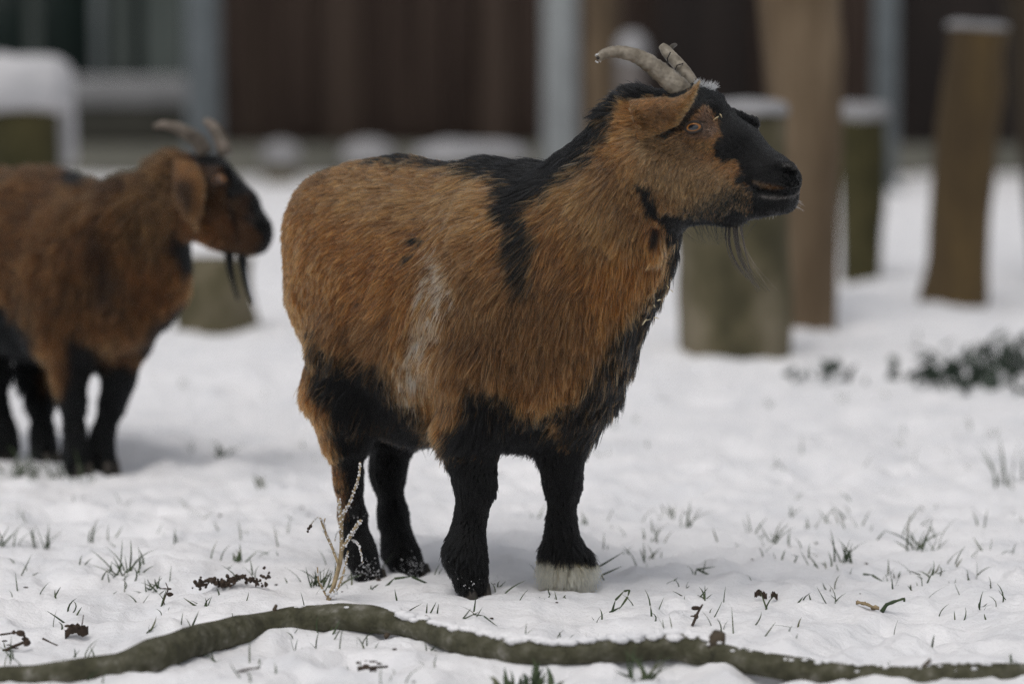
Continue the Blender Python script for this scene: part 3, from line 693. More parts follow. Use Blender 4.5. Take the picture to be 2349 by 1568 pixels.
    for (cx, cy, Y, n) in ((850, 1312, 4.09, 110), (960, 1300, 4.16, 120), (1085, 1350, 3.93, 40), (800, 1180, 4.1, 6)):
        for _ in range(n):
            x, y = cx+RNG.normal(0, 26), cy+RNG.normal(0, 13); h_ = S.hit(x, y)
            if h_: m.blob(P(x, y, h_-RNG.uniform(.005, .011)), R(RNG.uniform(.5, 1.6), 4), 5, 4, .4, 400)
    tag(m.build('snow_specks', FROST, root), kind='stuff')
    for (px, py, Y), yw in zip(FEET, (30, 20, 60, 55)):
        q = P(px, py-4, Y-.004); hoof_pair(root, q-np.array([0, 0, .004]), math.radians(yw), .85 if px < 1000 else .9)
    return root
build_goat_a()
# ------------------------------------------------------------------ the goat behind, on the left
def build_goat_b():
    root = empty('goat', (P(120, 1080, 5.18)[0], 5.25, .0))
    tag(root, 'blurred brown goat on the left, ear hanging, cut off by the picture edge', 'goat', 'goats standing in the snow')
    yaw = math.radians(50); Hb = (math.cos(yaw), -math.sin(yaw))
    S = SDF((-1.08, 4.88, -.06), (-.34, 5.68, .64), .005)
    def c(*pts, k=.03, cut=False):
        for a, b in zip(pts[:-1], pts[1:]): S.cone(P(*a[:3]), P(*b[:3]), R(a[3], a[2]), R(b[3], b[2]), k, cut)
    def e(px, py, Y, r, k=.03): S.ell(P(px, py, Y), r, yaw, k)
    e(0, 590, 5.44, (.14, .125, .150)); e(90, 600, 5.30, (.17, .13, .158)); e(195, 635, 5.20, (.13, .12, .150))
    c((225, 590, 5.16, 125), (300, 520, 5.12, 92), (385, 425, 5.08, 64), k=.04)
    c((400, 520, 5.08, 42), (345, 640, 5.12, 78), (290, 710, 5.12, 88), k=.04)
    c((405, 408, 5.08, 52), (480, 408, 5.06, 48), k=.02)
    for dl in (-.009, .009):
        def o(px, py, Y, r): return (px-dl*.4*1400, py, Y-dl*.9, r)
        c(o(490, 402, 5.06, 40), o(555, 468, 5.04, 33), o(592, 522, 5.02, 25), o(600, 538, 5.02, 22), k=.012)
        c(o(430, 480, 5.07, 56), o(520, 528, 5.05, 38), o(575, 556, 5.03, 20), o(592, 560, 5.03, 15), k=.02)
    c((500, 398, 5.03, 20), (520, 392, 5.03, 14), k=.012)
    c((150, 770, 5.16, 66), (160, 850, 5.16, 34), (168, 920, 5.16, 21), (170, 985, 5.16, 16), (172, 1040, 5.16, 20), (178, 1075, 5.16, 25), k=.03)
    c((290, 780, 5.17, 52), (272, 870, 5.18, 27), (258, 925, 5.19, 20), (240, 985, 5.19, 14), (234, 1035, 5.19, 18), (244, 1070, 5.19, 24), k=.03)
    c((70, 750, 5.42, 74), (82, 850, 5.40, 34), (91, 920, 5.36, 20), (97, 985, 5.34, 17), (101, 1025, 5.33, 20), (106, 1050, 5.32, 25), k=.03)
    c((-60, 760, 5.36, 90), (-34, 850, 5.36, 42), (-16, 920, 5.36, 22), (0, 975, 5.36, 21), (5, 1010, 5.36, 25), (8, 1030, 5.36, 27), k=.03)
    V, F = S.mesh(); N, _ = normals(V, F)
    def pat(p):
        Yr = np.interp(p[:, 0], [-1.0, -.85, -.7, -.5], [5.36, 5.22, 5.09, 5.02]); lg = 1-sstep(.08, .18, p[:, 2])
        Yl = np.interp(p[:, 0], [-.84, -.76, -.71, -.66], [5.36, 5.34, 5.16, 5.19]); Yr = Yr*(1-lg)+Yl*lg
        s = (CH-p[:, 2])/Yr; return 1174.5+p[:, 0]/Yr*FP, 784+FP*(s*CP-SP)/(CP+s*SP)
    pB = [[(130, 370), (165, 370), (190, 415), (160, 440), (110, 415)], [(205, 400), (270, 395), (280, 430), (240, 455), (236, 520), (250, 620), (258, 720), (238, 730), (222, 640), (200, 560), (215, 450)],
          [(395, 320), (520, 320), (640, 440), (660, 600), (590, 590), (580, 562), (566, 520), (548, 470), (536, 462), (520, 445), (522, 425), (512, 385), (470, 385), (430, 365)],
          [(380, 540), (430, 560), (560, 580), (560, 620), (440, 640), (415, 640), (400, 600)], [(310, 800), (350, 745), (400, 700), (440, 700), (420, 860), (300, 900)],
          [(-200, 680), (20, 690), (70, 760), (80, 860), (60, 900), (-200, 900)], [(-200, 850), (60, 860), (80, 900), (140, 900), (150, 760), (185, 790), (225, 855), (330, 850), (330, 1200), (-200, 1200)]]
    def colf(p):
        px, py = pat(p); px = px+10*noise3(p+2, 50); py = py+10*noise3(p+6, 50)
        col = np.tile(BROWN*.36, (len(p), 1))
        def mix(c, w):
            nonlocal col
            w = np.clip(w, 0, 1)[:, None]; col = col*(1-w)+c*w
        mix(TAN*.38, .7*in_poly(px, py, [(330, 370), (400, 360), (390, 520), (360, 620), (280, 560), (260, 470)], 30))
        mix(ORANGE*.6, .7*in_poly(px, py, [(440, 480), (540, 500), (575, 575), (470, 570), (400, 520)], 20))
        mix(ORANGE*.42, .6*in_poly(px, py, [(290, 620), (420, 620), (420, 720), (320, 730)], 25))
        mix(DUN*.5, .6*sstep(-.1, .5, fbm(p+3, 14, 3)))
        mix(BROWN*.55, .8*in_poly(px, py, [(85, 770), (125, 760), (150, 860), (140, 905), (105, 880)], 12))
        w = np.zeros(len(p))
        for i_, q in enumerate(pB): w = np.maximum(w, (.7 if i_ == 1 else 1)*in_poly(px, py, q, 14 if i_ != 2 else 6))
        w = np.maximum(w, .8*in_poly(px, py, [(528, 470), (545, 468), (552, 560), (540, 556)], 6))
        w *= 1-in_poly(px, py, [(550, 512), (578, 512), (602, 545), (592, 568), (556, 556)], 8)
        w *= 1-.6*in_poly(px, py, [(540, 450), (562, 445), (578, 495), (555, 505)], 10)
        mix(BLACK, w); mix(ROSE, .8*in_poly(px, py, [(478, 385), (500, 385), (504, 425), (485, 430)], 8))
        mix(TAN*.7, .6*in_poly(px, py, [(200, 800), (250, 790), (255, 835), (215, 840)], 14))
        return col
    DT = [(0, 500, -1, -.6), (100, 420, -1, -.3), (200, 500, -.6, -.9), (100, 700, -.5, -1), (300, 500, -.5, -1), (350, 650, -.1, -1), (300, 780, .1, -1), (450, 500, -.5, -.9), (560, 500, -.7, .3), (480, 370, -.4, .6), (170, 950, 0, -1), (100, 950, 0, -1), (380, 400, -1, -.3), (120, 850, -.2, -1), (550, 560, .1, -1)]
    LT = [(50, 450, 26, .4), (200, 600, 34, .35), (100, 700, 36, .35), (60, 800, 34, .4), (120, 870, 26, .4), (240, 830, 22, .4), (200, 880, 12, .35), (350, 600, 30, .35), (240, 430, 34, .8), (400, 350, 24, .6), (450, 500, 12, .3), (560, 500, 5, .2), (590, 540, 4, .2), (500, 400, 7, .2), (170, 950, 14, .4), (100, 980, 14, .4), (240, 950, 14, .4), (400, 570, 20, .4), (430, 430, 12, .3)]
    dirf = lambda p: (lambda g: g/(np.linalg.norm(g, axis=1)[:, None]+1e-6))(idw(*pat(p), DT))
    lenf = lambda p: (lambda g: (g[:, 0]*.001, g[:, 1]))(idw(*pat(p), LT, 4.0))
    densf = lambda q, n: 1+.8*(q[:, 0] > -.58)-.5*(n[:, 1] > .3)
    mesh_np('body', V, F, SKIN, root, col=colf(V)*.35)
    fur('coat', V, F, N, root, 110000, colf, dirf, lenf, densf, rad=.0006, head=Hb, seed=3)
    # drooping ear with a dark hollow
    U = [P(402, 360, 5.02), P(395, 410, 4.995), P(398, 460, 4.98), P(420, 505, 4.98), P(448, 520, 4.985)]
    Lw = [P(446, 372, 5.01), P(468, 400, 4.985), P(470, 440, 4.975), P(464, 485, 4.975), P(450, 521, 4.985)]
    EV, EF = ear_mesh(U, Lw, (0, -.012, 0), .005, 18, 10); EN, _ = normals(EV, EF)
    def ecol(p):
        px, py = pat(p); c = np.tile(TAN*.6, (len(p), 1)); w = in_poly(px, py, [(405, 415), (440, 408), (455, 430), (452, 480), (435, 490), (412, 450)], 15)*.8
        return c*(1-w[:, None])+BLACK*1.6*w[:, None]
    eo = mesh_np('ear', EV, EF, SKIN, root, col=ecol(EV)*.8)
    fo = fur('ear_fur', EV, EF, EN, eo, 4000, ecol, lambda p: np.tile([.3, -.9], (len(p), 1)), lambda p: (np.full(len(p), .010), np.full(len(p), .3)), lambda q, n: np.ones(len(q)), rad=.0006, seed=5, head=(.95, -.3)); fo.location = (0, 0, 0)
    E2 = EV.copy(); E2[:, 1] = 2*5.08-E2[:, 1]; E2[:, 0] += .03
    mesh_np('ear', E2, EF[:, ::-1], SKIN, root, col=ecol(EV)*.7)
    horn('horn', [P(470, 352, 5.05), P(458, 325, 5.045), P(430, 305, 5.04), P(400, 290, 5.035), P(372, 286, 5.03), P(352, 292, 5.03)], [R(t, 5.05) for t in (19, 18, 16, 13, 10, 6)], root, HORN3)
    horn('horn', [P(516, 356, 5.08), P(508, 325, 5.085), P(496, 300, 5.09), P(482, 284, 5.095), P(470, 276, 5.10)], [R(t, 5.08) for t in (17, 17, 15, 12, 7)], root, HORN3)
    nl = np.array([-.30, -.95, .05]); fw = np.array([.9, -.42, -.2])
    make_eye(root, P(506, 412, 5.018), nl, fw, .012, R(15, 5), R(11, 5))
    make_eye(root, P(548, 420, 5.10), -nl*np.array([-1.6, 1, -1]), fw, .011, R(13, 5), R(9, 5))
    pa = []; ra = []
    for (x0, y0, x1, y1) in ((526, 575, 545, 690), (555, 575, 580, 700)):
        for i in range(130):
            a = RNG.normal(0, 5); yy = 5.04+RNG.normal(0, .006)
            pa.append([P(x0+a*(1-.8*t)+(x1-x0)*t*t, y0+(y1-y0)*t*RNG.uniform(.9, 1)+0*t, yy) for t in np.linspace(0, 1, 6)]); ra.append(.0007)
    strands('beard', pa, ra, [tuple(BLACK)]*len(pa), root)
    for (px, py, Y), yw in zip(((180, 1086, 5.16), (242, 1080, 5.19), (110, 1062, 5.32), (10, 1042, 5.36)), (45, 40, 50, 50)):
        hoof_pair(root, P(px, py, Y), math.radians(yw), .85)
build_goat_b()

# ------------------------------------------------------------------ fallen branch across the front
BARK = mat_noise('mossy_bark', [(.25, (.030, .029, .018)), (.45, (.062, .060, .036)), (.58, (.098, .094, .066)), (.72, (.24, .23, .20))], 42, (1, 1, 1), rough=.9, bump=1.0, bscale=90, bdist=.009)
def fallen_branch():
    T = [(-160, 1560, 1600), (0, 1527, 1572), (80, 1524, 1570), (156, 1513, 1567), (272, 1498, 1556), (350, 1467, 1546), (428, 1442, 1511), (467, 1432, 1500), (545, 1414, 1480), (583, 1407, 1472), (661, 1395, 1461), (720, 1387, 1454), (778, 1384, 1444), (850, 1389, 1449), (914, 1402, 1457), (987, 1424, 1476), (1036, 1438, 1490), (1127, 1456, 1515), (1190, 1464, 1521), (1268, 1474, 1524), (1341, 1470, 1521), (1433, 1461, 1515), (1500, 1454, 1511), (1555, 1451, 1509), (1616, 1463, 1524), (1660, 1478, 1533), (1708, 1490, 1542), (1769, 1502, 1551), (1830, 1511, 1560), (1922, 1521, 1572), (2013, 1531, 1582), (2100, 1529, 1582), (2197, 1522, 1578), (2349, 1523, 1580), (2520, 1530, 1600)]
    pts = []; rad = []
    for x, a, b in T:
        yc = (a+b)/2; rpx = (b-a)/2; bx = min(b, 1560); g = G(x, min(b-4, 1562)); Y = g[1]
        r = R(rpx, Y)
        pts.append(P(x, yc, Y)); rad.append(r*(1.06 if x < 1000 else 1.16))
    pts = np.array(pts); rad = np.array(rad)
    # even out distance so that the limb bends gently
    for _ in range(3): pts[1:-1, 1] = (pts[:-2, 1]+2*pts[1:-1, 1]+pts[2:, 1])/4
    pts = np.array([P(T[i][0], (T[i][1]+T[i][2])/2, pts[i, 1]) for i in range(len(T))])
    s = np.linspace(0, len(T)-1, 420); i = np.arange(len(T)); Q = np.stack([np.interp(s, i, pts[:, j]) for j in range(3)], 1); r = np.interp(s, i, rad)
    for _ in range(10): Q[1:-1] = (Q[:-2]+2*Q[1:-1]+Q[2:])/4
    root = empty('fallen_branch', tuple(Q[210]))
    tag(root, 'long mossy fallen branch lying bent across the snow in the foreground', 'branch')
    m = MB(); m.tube(list(Q), list(r), 26, True, .12, 30); m.build('limb', BARK, root)
    def at(x): k = np.argmin(np.abs(Q[:, 0]/Q[:, 1]*FP+1174.5-x)); return Q[k], r[k]
    STUB = mat_noise('broken_wood', [(.3, (.045, .036, .026)), (.7, (.13, .10, .07))], 60, rough=.9, bump=.8, bdist=.003)
    for (x, ang, L, rr) in ((1640, 1.3, .010, .009), (725, -1.4, .020, .006), (560, -1.3, .012, .010), (375, -1.5, .014, .012), (1120, -1.2, .012, .012)):
        c, rad0 = at(x); d = np.array([math.cos(ang), -.15, math.sin(ang)]); m = MB()
        m.tube([c+d*rad0*.4, c+d*rad0*.9, c+d*(rad0+L*.6), c+d*(rad0+L)], [rr*1.5, rr*1.2, rr, rr*.75], 10, True, .25, 120); m.build('stub', STUB if x in (1640, 725) else BARK, root)
    for (x, ang, L) in ((905, -2.2, .008), (2120, 1.2, .007), (640, 2.0, .006)):
        c, rad0 = at(x); d = np.array([math.cos(ang), -.25, math.sin(ang)]); m = MB()
        m.tube([c+d*rad0*.6, c+d*(rad0+L*.4), c+d*(rad0+L)+np.array([.004, 0, .002])], [.0042, .0030, .0020], 8, True, .3, 200); m.build('twig', STUB, root)
    # snow lying in patches along the upper side
    m = MB()
    for k in range(5200):
        j = int(RNG.integers(5, 414)); x = Q[j, 0]/Q[j, 1]*FP+1174.5; c = Q[j]
        dens = .25+.75*(x > 900)*(x < 1640)+.9*(1433 < x < 1560)+.15*(x < 350)+.4*(x > 1800)-.45*(x < 620); th = RNG.normal(.0, .55)+(.75 if x > 900 else 1.05)
        if RNG.random() > dens*(.55+.45*float(noise3(c, 14)))*1.1: continue
        d = np.array([0, math.sin(-.1+th)*1.0, math.cos(th)]); s = RNG.uniform(.0008, .0036)*(1.9 if dens > .9 else .8)
        m.blob(c+d*r[j]*1.0, (s*1.7, s*1.2, s*.7), 6, 4, .4, 150)
    o = m.build('snow_crust', SNOW, root); tag(o, kind='stuff')
    # light snow drifted against the back of the limb
    return Q, r
BQ, BRD = fallen_branch()

# ------------------------------------------------------------------ frosted weed beside the near hind hoof
DRY = mat_noise('dry_stem', [(.3, (.20, .15, .085)), (.7, (.42, .33, .20))], 120, rough=.8, bump=.3, bdist=.001)
DEAD = mat_noise('dead_leaf', [(.25, (.022, .016, .012)), (.6, (.06, .042, .03)), (.8, (.11, .08, .055))], 90, rough=.85, bump=.6, bdist=.002)
def frosted_weed():
    b = G(752, 1377); Y = b[1]+.0; root = empty('frosted_weed', tuple(b)); tag(root, 'leafless frosted weed stem branching upward beside the near hind hoof', 'weed')
    stems = [[(752, 1379), (770, 1330), (785, 1270), (783, 1200), (780, 1160), (776, 1145)], [(783, 1200), (790, 1170), (800, 1158), (815, 1120), (826, 1085), (826, 1060)], [(782, 1262), (800, 1235), (815, 1210), (828, 1192)],
             [(775, 1290), (762, 1255), (748, 1225), (737, 1190)], [(752, 1372), (740, 1350), (730, 1330), (728, 1300)], [(756, 1370), (778, 1345), (792, 1300), (798, 1262)], [(737, 1190), (728, 1184), (718, 1196), (708, 1210)], [(806, 1238), (818, 1242), (826, 1255), (832, 1290)],
             [(783, 1230), (776, 1216), (772, 1222), (768, 1240)], [(737, 1190), (742, 1200), (746, 1188)]]
    wd = [(5, 3.0), (3, 1.8), (4, 2.8), (3, 2.6), (2.5, 1.4), (3, 1.8), (1.3, 1), (1.4, 1.2), (1, .8), (1.8, 1)]
    for k, (st, (w0, w1)) in enumerate(zip(stems, wd)):
        pts = [P(x, y, Y+.004*math.sin(k*2+i)) for i, (x, y) in enumerate(st)]
        s = np.linspace(0, len(st)-1, 16); A = np.array(pts); i = np.arange(len(st)); Q = np.stack([np.interp(s, i, A[:, j]) for j in range(3)], 1)
        for _ in range(2): Q[1:-1] = (Q[:-2]+2*Q[1:-1]+Q[2:])/4
        rr = np.linspace(R(w0*1.15, Y), R(w1*1.25, Y), 16); m = MB(); m.tube(list(Q), list(rr), 7, True, .25, 300); so_ = m.build('stem', DRY, root)
        f = MB(); amt = (0, 80, 60, 22, 8, 40, 16, 60, 14, 8)[k] if k else 46
        for _ in range(amt):
            t = RNG.uniform(.45 if k == 0 else .1, 1)*15; j = int(t); a = RNG.uniform(0, 2*PI); c = Q[min(j, 15)]+(RNG.random()*(Q[min(j+1, 15)]-Q[min(j, 15)]))
            f.blob(c+np.array([math.cos(a), -abs(math.sin(a)), math.sin(a)])*rr[min(j, 15)]*1.1, R(RNG.uniform(.9, 2.6), Y), 5, 4, .45, 400)
        if amt > 5: f.build('frost', FROST, so_).location = (0, 0, 0)
    m = MB()
    for (x, y) in ((708, 1212), (712, 1206), (706, 1218)): m.blob(P(x, y, Y), R(4, Y), 7, 5, .5, 200)
    m.build('seed_head', DEAD, root)
    m = MB()
    for i in range(14): m.blob(P(764+RNG.normal(0, 7), 1366+RNG.normal(0, 5), Y-.004), R(RNG.uniform(2, 5), Y), 6, 4, .4, 200)
    m.build('frost_clump', FROST, root)
frosted_weed()

# ------------------------------------------------------------------ grass poking through
GRASS = mat_noise('grass_blade', [(.3, (.022, .040, .018)), (.55, (.050, .072, .032)), (.75, (.15, .135, .07))], 30, rough=.6, bump=0)
def rdir(lean=.6):
    a = RNG.uniform(0, 2*PI); l = abs(RNG.normal(0, lean)); v = np.array([math.cos(a)*l, math.sin(a)*l*.7, 1.0]); return v/np.linalg.norm(v)
def tuft(px, py, label, n, L, spread=14, lean=.7, wd=.0022, blades=None, group='grass tufts showing through the snow'):
    b = G(px, py); m = MB()
    for i in range(n):
        q = b+np.array([RNG.normal(0, R(spread, b[1])), RNG.normal(0, R(spread, b[1])), 0]); q[2] = gz(q[0], q[1])-.004
        d = rdir(lean); a = RNG.uniform(0, 2*PI); bend = np.array([math.cos(a), math.sin(a)*.6, -.35])*RNG.uniform(0, .75)
        m.blade(q, d, L*RNG.uniform(.5, 1.2), wd*RNG.uniform(.7, 1.2), bend, (math.cos(a+1), math.sin(a+1)*.3, .1))
    if blades:
        for pth, w_ in blades:
            for (x0, y0), (x1, y1) in zip(pth[:-1], pth[1:]):
                A = P(x0, y0, b[1]); B = P(x1, y1, b[1]-.004); d = B-A; l = np.linalg.norm(d)
                m.blade(A, d/l, l*1.05, w_, (0, -.02, .04), np.cross(d/l, (0, 1, 0)), 4)
    o = m.build('grass_tuft', GRASS); tag(o, label, 'grass tuft', group); return o
tuft(290, 1330, 'wide green grass tuft in the snow left of the brown seed cluster', 26, .045, 26, .8)
tuft(350, 1352, 'low dark grass clump just right of the wide tuft', 14, .025, 12, 1.0)
tuft(100, 1258, 'blurred grass tuft near the left edge, two long thin blades', 10, .05, 12, .7)
tuft(208, 1240, 'small forked grass tuft beyond the wide green tuft', 4, .035, 5, .5)
tuft(15, 1245, 'drooping grass tuft cut by the left picture edge', 9, .05, 14, 1.1)
tuft(545, 1288, 'small tuft with one broad blade above the brown seed cluster', 6, .03, 9, .6, .003)
tuft(738, 1345, 'green grass tuft behind the frosted weed', 20, .042, 14, .8)
tuft(455, 1385, 'arched flat grass blades below the brown seed cluster', 6, .022, 16, 1.4)
tuft(1390, 1330, 'long bent blades to the right of the white foot', 0, .05, 3, .8, blades=[([(1362, 1335), (1372, 1300), (1425, 1270)], .0022), ([(1372, 1345), (1380, 1318), (1425, 1300)], .0022), ([(1380, 1318), (1390, 1340)], .0018)])
tuft(1415, 1400, 'single looped grass blade standing in front of the white foot', 0, .05, 3, .8, blades=[([(1404, 1402), (1412, 1375), (1432, 1355), (1444, 1352), (1440, 1368), (1420, 1398)], .0026), ([(1398, 1404), (1424, 1392)], .0026)])
tuft(1275, 1372, 'dark green sprig trodden under the white foot', 12, .016, 20, 1.4)
tuft(925, 1335, 'pale curved blade arching between the hooves', 0, .05, 3, .8, blades=[([(885, 1345), (905, 1326), (945, 1322), (998, 1346)], .003)])
tuft(848, 1350, 'tiny sprig in front of the near hind hoof', 5, .016, 6, 1.2)
tuft(980, 1405, 'three short upright blades above the branch', 0, .03, 9, .3, blades=[([(978, 1408), (980, 1384)], .0018), ([(987, 1406), (1000, 1382)], .0018), ([(1003, 1406), (1006, 1386)], .0018)])
tuft(1075, 1418, 'thin blades spread low just above the branch', 0, .03, 9, .3, blades=[([(1062, 1418), (1080, 1396)], .0016), ([(1065, 1418), (1098, 1404)], .0014), ([(1085, 1408), (1110, 1412), (1140, 1436)], .0016)])
tuft(1945, 1285, 'dense upright grass tuft right of the middle', 12, .045, 12, .45)
tuft(2110, 1275, 'arching tangled grass tuft on the right', 14, .05, 16, .95)
tuft(2130, 1318, 'flattened dark grass clump below the arching tuft', 10, .03, 12, 1.2)
tuft(1610, 1318, 'two bent blades alone in the snow right of the goat', 0, .03, 9, .3, blades=[([(1592, 1325), (1598, 1304), (1642, 1326)], .0026), ([(1598, 1305), (1640, 1300)], .0020)])
tuft(1770, 1248, 'blurred pale grass tuft right of the goat', 6, .05, 10, .8)
tuft(2080, 1225, 'one long straight blade on the far right', 0, .05, 9, .3, blades=[([(2070, 1230), (2082, 1200), (2106, 1168)], .002)])
tuft(1575, 1210, 'thin blurred tuft right of the goat legs', 5, .05, 10, .6)
tuft(505, 1045, 'small blurred green tuft behind, left of the goat', 9, .045, 10, .9, .004)
tuft(600, 1105, 'blurred dark sprig left of the goat', 7, .035, 12, 1.2, .004)
tuft(45, 1085, 'blurred grass clump beside the hooves of the left goat', 24, .06, 20, .8, .003)
tuft(130, 1098, 'blurred low grass in front of the left goat', 20, .05, 40, .9, .003)
tuft(2310, 1110, 'blurred upright blades at the right picture edge', 8, .09, 16, .3, .003)
tuft(1990, 1325, 'short curved blade in a dent right of the middle', 0, .05, 9, .3, blades=[([(1980, 1316), (2000, 1318), (2026, 1334)], .0028)])
tuft(1200, 1556, 'dark leafy green clump below the branch', 34, .035, 30, .8, .007)
tuft(1475, 1566, 'drooping grass below the branch, right of the leafy clump', 16, .05, 16, .9, .003)
def scatter():
    m = MB()
    pts = [(RNG.uniform(-60, 2420), 1120+450*RNG.random()**.8) for _ in range(110)]+[(RNG.uniform(1380, 2349), RNG.uniform(1180, 1460)) for _ in range(90)]+[(RNG.uniform(0, 1000), RNG.uniform(1150, 1560)) for _ in range(60)]+[(RNG.uniform(300, 2349), RNG.uniform(860, 1120)) for _ in range(50)]
    for (px, py) in pts:
        b = G(px, py)
        for _ in range(int(RNG.integers(1, 4))):
            q = b+np.array([RNG.normal(0, .006), RNG.normal(0, .01), -.003]); d = rdir(.7); a = RNG.uniform(0, 2*PI)
            m.blade(q, d, RNG.uniform(.008, .034), RNG.uniform(.0011, .0024), np.array([math.cos(a), math.sin(a)*.5, -.3])*RNG.uniform(0, .8), (math.cos(a+1), math.sin(a+1)*.3, .1), 4)
    o = m.build('grass', GRASS); tag(o, 'thin scattered grass blades piercing the snow', 'grass', kind='stuff')
    m = MB()
    for _ in range(34):
        px, py = RNG.uniform(0, 2349), RNG.uniform(1150, 1560); b = G(px, py); s = RNG.uniform(.0008, .0026); m.blob(b+np.array([0, 0, s*.3]), (s*1.6, s*1.3, s*.7), 6, 4, .5, 300)
    o = m.build('plant_debris', DEAD); tag(o, 'dark crumbs of dead plants strewn over the snow', 'debris', kind='stuff')
scatter()

# ------------------------------------------------------------------ dead leaves, twigs, seed cluster
def seed_cluster():
    m = MB(); Y = G(530, 1345)[1]
    pth = [(455, 1336), (470, 1338), (485, 1330), (505, 1334), (520, 1340), (535, 1328), (550, 1322), (575, 1330), (592, 1334), (605, 1332), (612, 1322)]
    for x, y in pth:
        n = 22 if 480 < x < 560 else 9
        for _ in range(n): m.blob(P(x+RNG.normal(0, 7), y+RNG.normal(0, 7 if n == 9 else 3), Y+RNG.normal(0, .006)), R(RNG.uniform(2.2, 5.5), Y), 8, 6, .8, 160)
    tag(m.build('seed_cluster', DEAD), 'crumpled brown dried seed cluster lying on the snow left of the goat', 'seed cluster')
seed_cluster()
def leaf(px, py, label, L, wd, ang, curl=.01, mat=DEAD, stem=True, name='dead_leaf'):
    b = G(px, py)+np.array([0, 0, .006]); V = []; F = []; n, k = 12, 6; ca, sa = math.cos(ang), math.sin(ang)
    for side in (0, 1):
        for i in range(n+1):
            t = i/n; hw = wd*math.sin(PI*min(1, t*1.02))**.7*.5*(1+.2*math.sin(i*2.1))
            for j in range(k+1):
                s = j/k*2-1; x = (t-.5)*L; y = s*hw; z = curl*(s*s)*1.2+curl*.5*math.sin(t*5)+.0012*RNG.normal()-side*.0012
                V.append((b[0]+x*ca, b[1]+y, b[2]+x*sa+z))
    S = (n+1)*(k+1)
    for i in range(n):
        for j in range(k):
            a = i*(k+1)+j; F.append((a, a+1, a+k+2, a+k+1)); F.append((a+S, a+S+k+1, a+S+k+2, a+S+1))
    for i in range(n):
        for j in (0, k): a = i*(k+1)+j; F.append((a, a+k+1, a+k+1+S, a+S))
    for j in range(k):
        for i in (0, n): a = i*(k+1)+j; F.append((a, a+S, a+1+S, a+1))
    o = mesh_np(name, V, F, mat); o2 = tag(o, label, 'leaf')
    if stem:
        m = MB(); c = b+np.array([L*.5*ca*.2, -.002, 0]); m.tube([c, c+np.array([.004, 0, .012]), c+np.array([.006, 0, .024])], [.0009, .0008, .0006], 6)
        s = m.build('leaf_stalk', DEAD, o)
    return o
leaf(176, 1470, 'curled dark brown leaf on the snow at lower left', .030, .016, .35, .008)
leaf(1745, 1377, 'small brown leaf lying flat right of the goat', .016, .009, .0, .004, stem=False)
leaf(1776, 1379, 'tiny crumpled leaf touching the small brown leaf', .009, .008, .2, .004, stem=False)
leaf(1990, 1398, 'pale straw coloured leaf half sunk in snow', .030, .008, -.25, .001, DRY, False)
def twig(pts, label, r=.0018, cat='twig', mat=DEAD, knobs=0):
    g = G(*pts[0]); Y = g[1]; m = MB(); A = np.array([P(x, y, Y) for x, y in pts]); s = np.linspace(0, len(A)-1, 14); i = np.arange(len(A)); Q = np.stack([np.interp(s, i, A[:, j]) for j in range(3)], 1)
    m.tube(list(Q), list(np.linspace(r*1.2, r*.6, 14)), 7, True, .3, 200); o = m.build('twig', mat); tag(o, label, cat)
    if knobs:
        m = MB()
        for _ in range(knobs): m.blob(Q[int(RNG.integers(0, 14))]+RNG.normal(0, .004, 3), (RNG.uniform(.002, .005), .0012, RNG.uniform(.0008, .003)), 7, 5, .7, 200)
        m.build('withered_leaves', DEAD, o)
    return o
twig([(10, 1492), (30, 1482), (60, 1470), (72, 1478), (58, 1465), (52, 1448), (0, 1455)], 'arched dark twig with withered leaves at the lower left corner', .0018, knobs=14)
twig([(97, 1463), (115, 1472), (133, 1480)], 'short straight dark twig right of the arched twig', .0013)
twig([(2022, 1402), (2035, 1385), (2055, 1378), (2075, 1372), (2074, 1379)], 'dark curled stalk with a hooked end on the right', .0024, mat=GRASS)
twig([(1972, 1410), (1978, 1425), (1984, 1432)], 'tiny dark stalk left of the hooked stalk', .0014, mat=GRASS)
twig([(403, 1414), (430, 1419), (461, 1427)], 'straight green stalk lying on snow above the branch', .0018, mat=GRASS)
twig([(372, 1388), (378, 1370), (386, 1350), (380, 1335)], 'leaning dark stalk with a withered bud', .001, knobs=3)
twig([(1588, 1434), (1600, 1405), (1612, 1385)], 'dark dried stalk standing behind the branch', .0016, knobs=4)
twig([(503, 1488), (508, 1505), (514, 1520)], 'short dark stalk hanging below the branch, left', .0013, knobs=2)
twig([(545, 1540), (570, 1534), (597, 1530)], 'thin pale brown twig below the branch', .0015)
twig([(820, 1533), (850, 1530), (890, 1528)], 'rough flat twig in the snow at the bottom', .0022, knobs=8)

# ------------------------------------------------------------------ behind: posts, stumps, trees
WOOD = mat_noise('weathered_trunk', [(.3, (.035, .025, .015)), (.5, (.110, .077, .046)), (.7, (.21, .155, .10))], 4, (1.6, 1.6, .25), rough=.9, bump=.8, bscale=30, bdist=.01)
MOSSY = mat_noise('mossy_stump', [(.3, (.032, .030, .015)), (.5, (.088, .076, .043)), (.66, (.17, .145, .10))], 9, (1, 1, .5), rough=.95, bump=.8, bscale=40, bdist=.01)
MOSSG = mat_noise('green_moss', [(.3, (.026, .025, .009)), (.7, (.07, .060, .025))], 8, (1, 1, 1), rough=1, bump=.8, bscale=50, bdist=.01)
RUSTY = mat_noise('brown_post', [(.25, (.035, .024, .014)), (.5, (.075, .050, .022)), (.75, (.15, .098, .035))], 5, (1.4, 1.4, .3), rough=.9, bump=.8, bscale=30, bdist=.01)
DARKW = mat_noise('dark_wood', [(.3, (.018, .014, .009)), (.7, (.05, .036, .022))], 5, (1.4, 1.4, .3), rough=.9, bump=.8, bscale=30, bdist=.01)
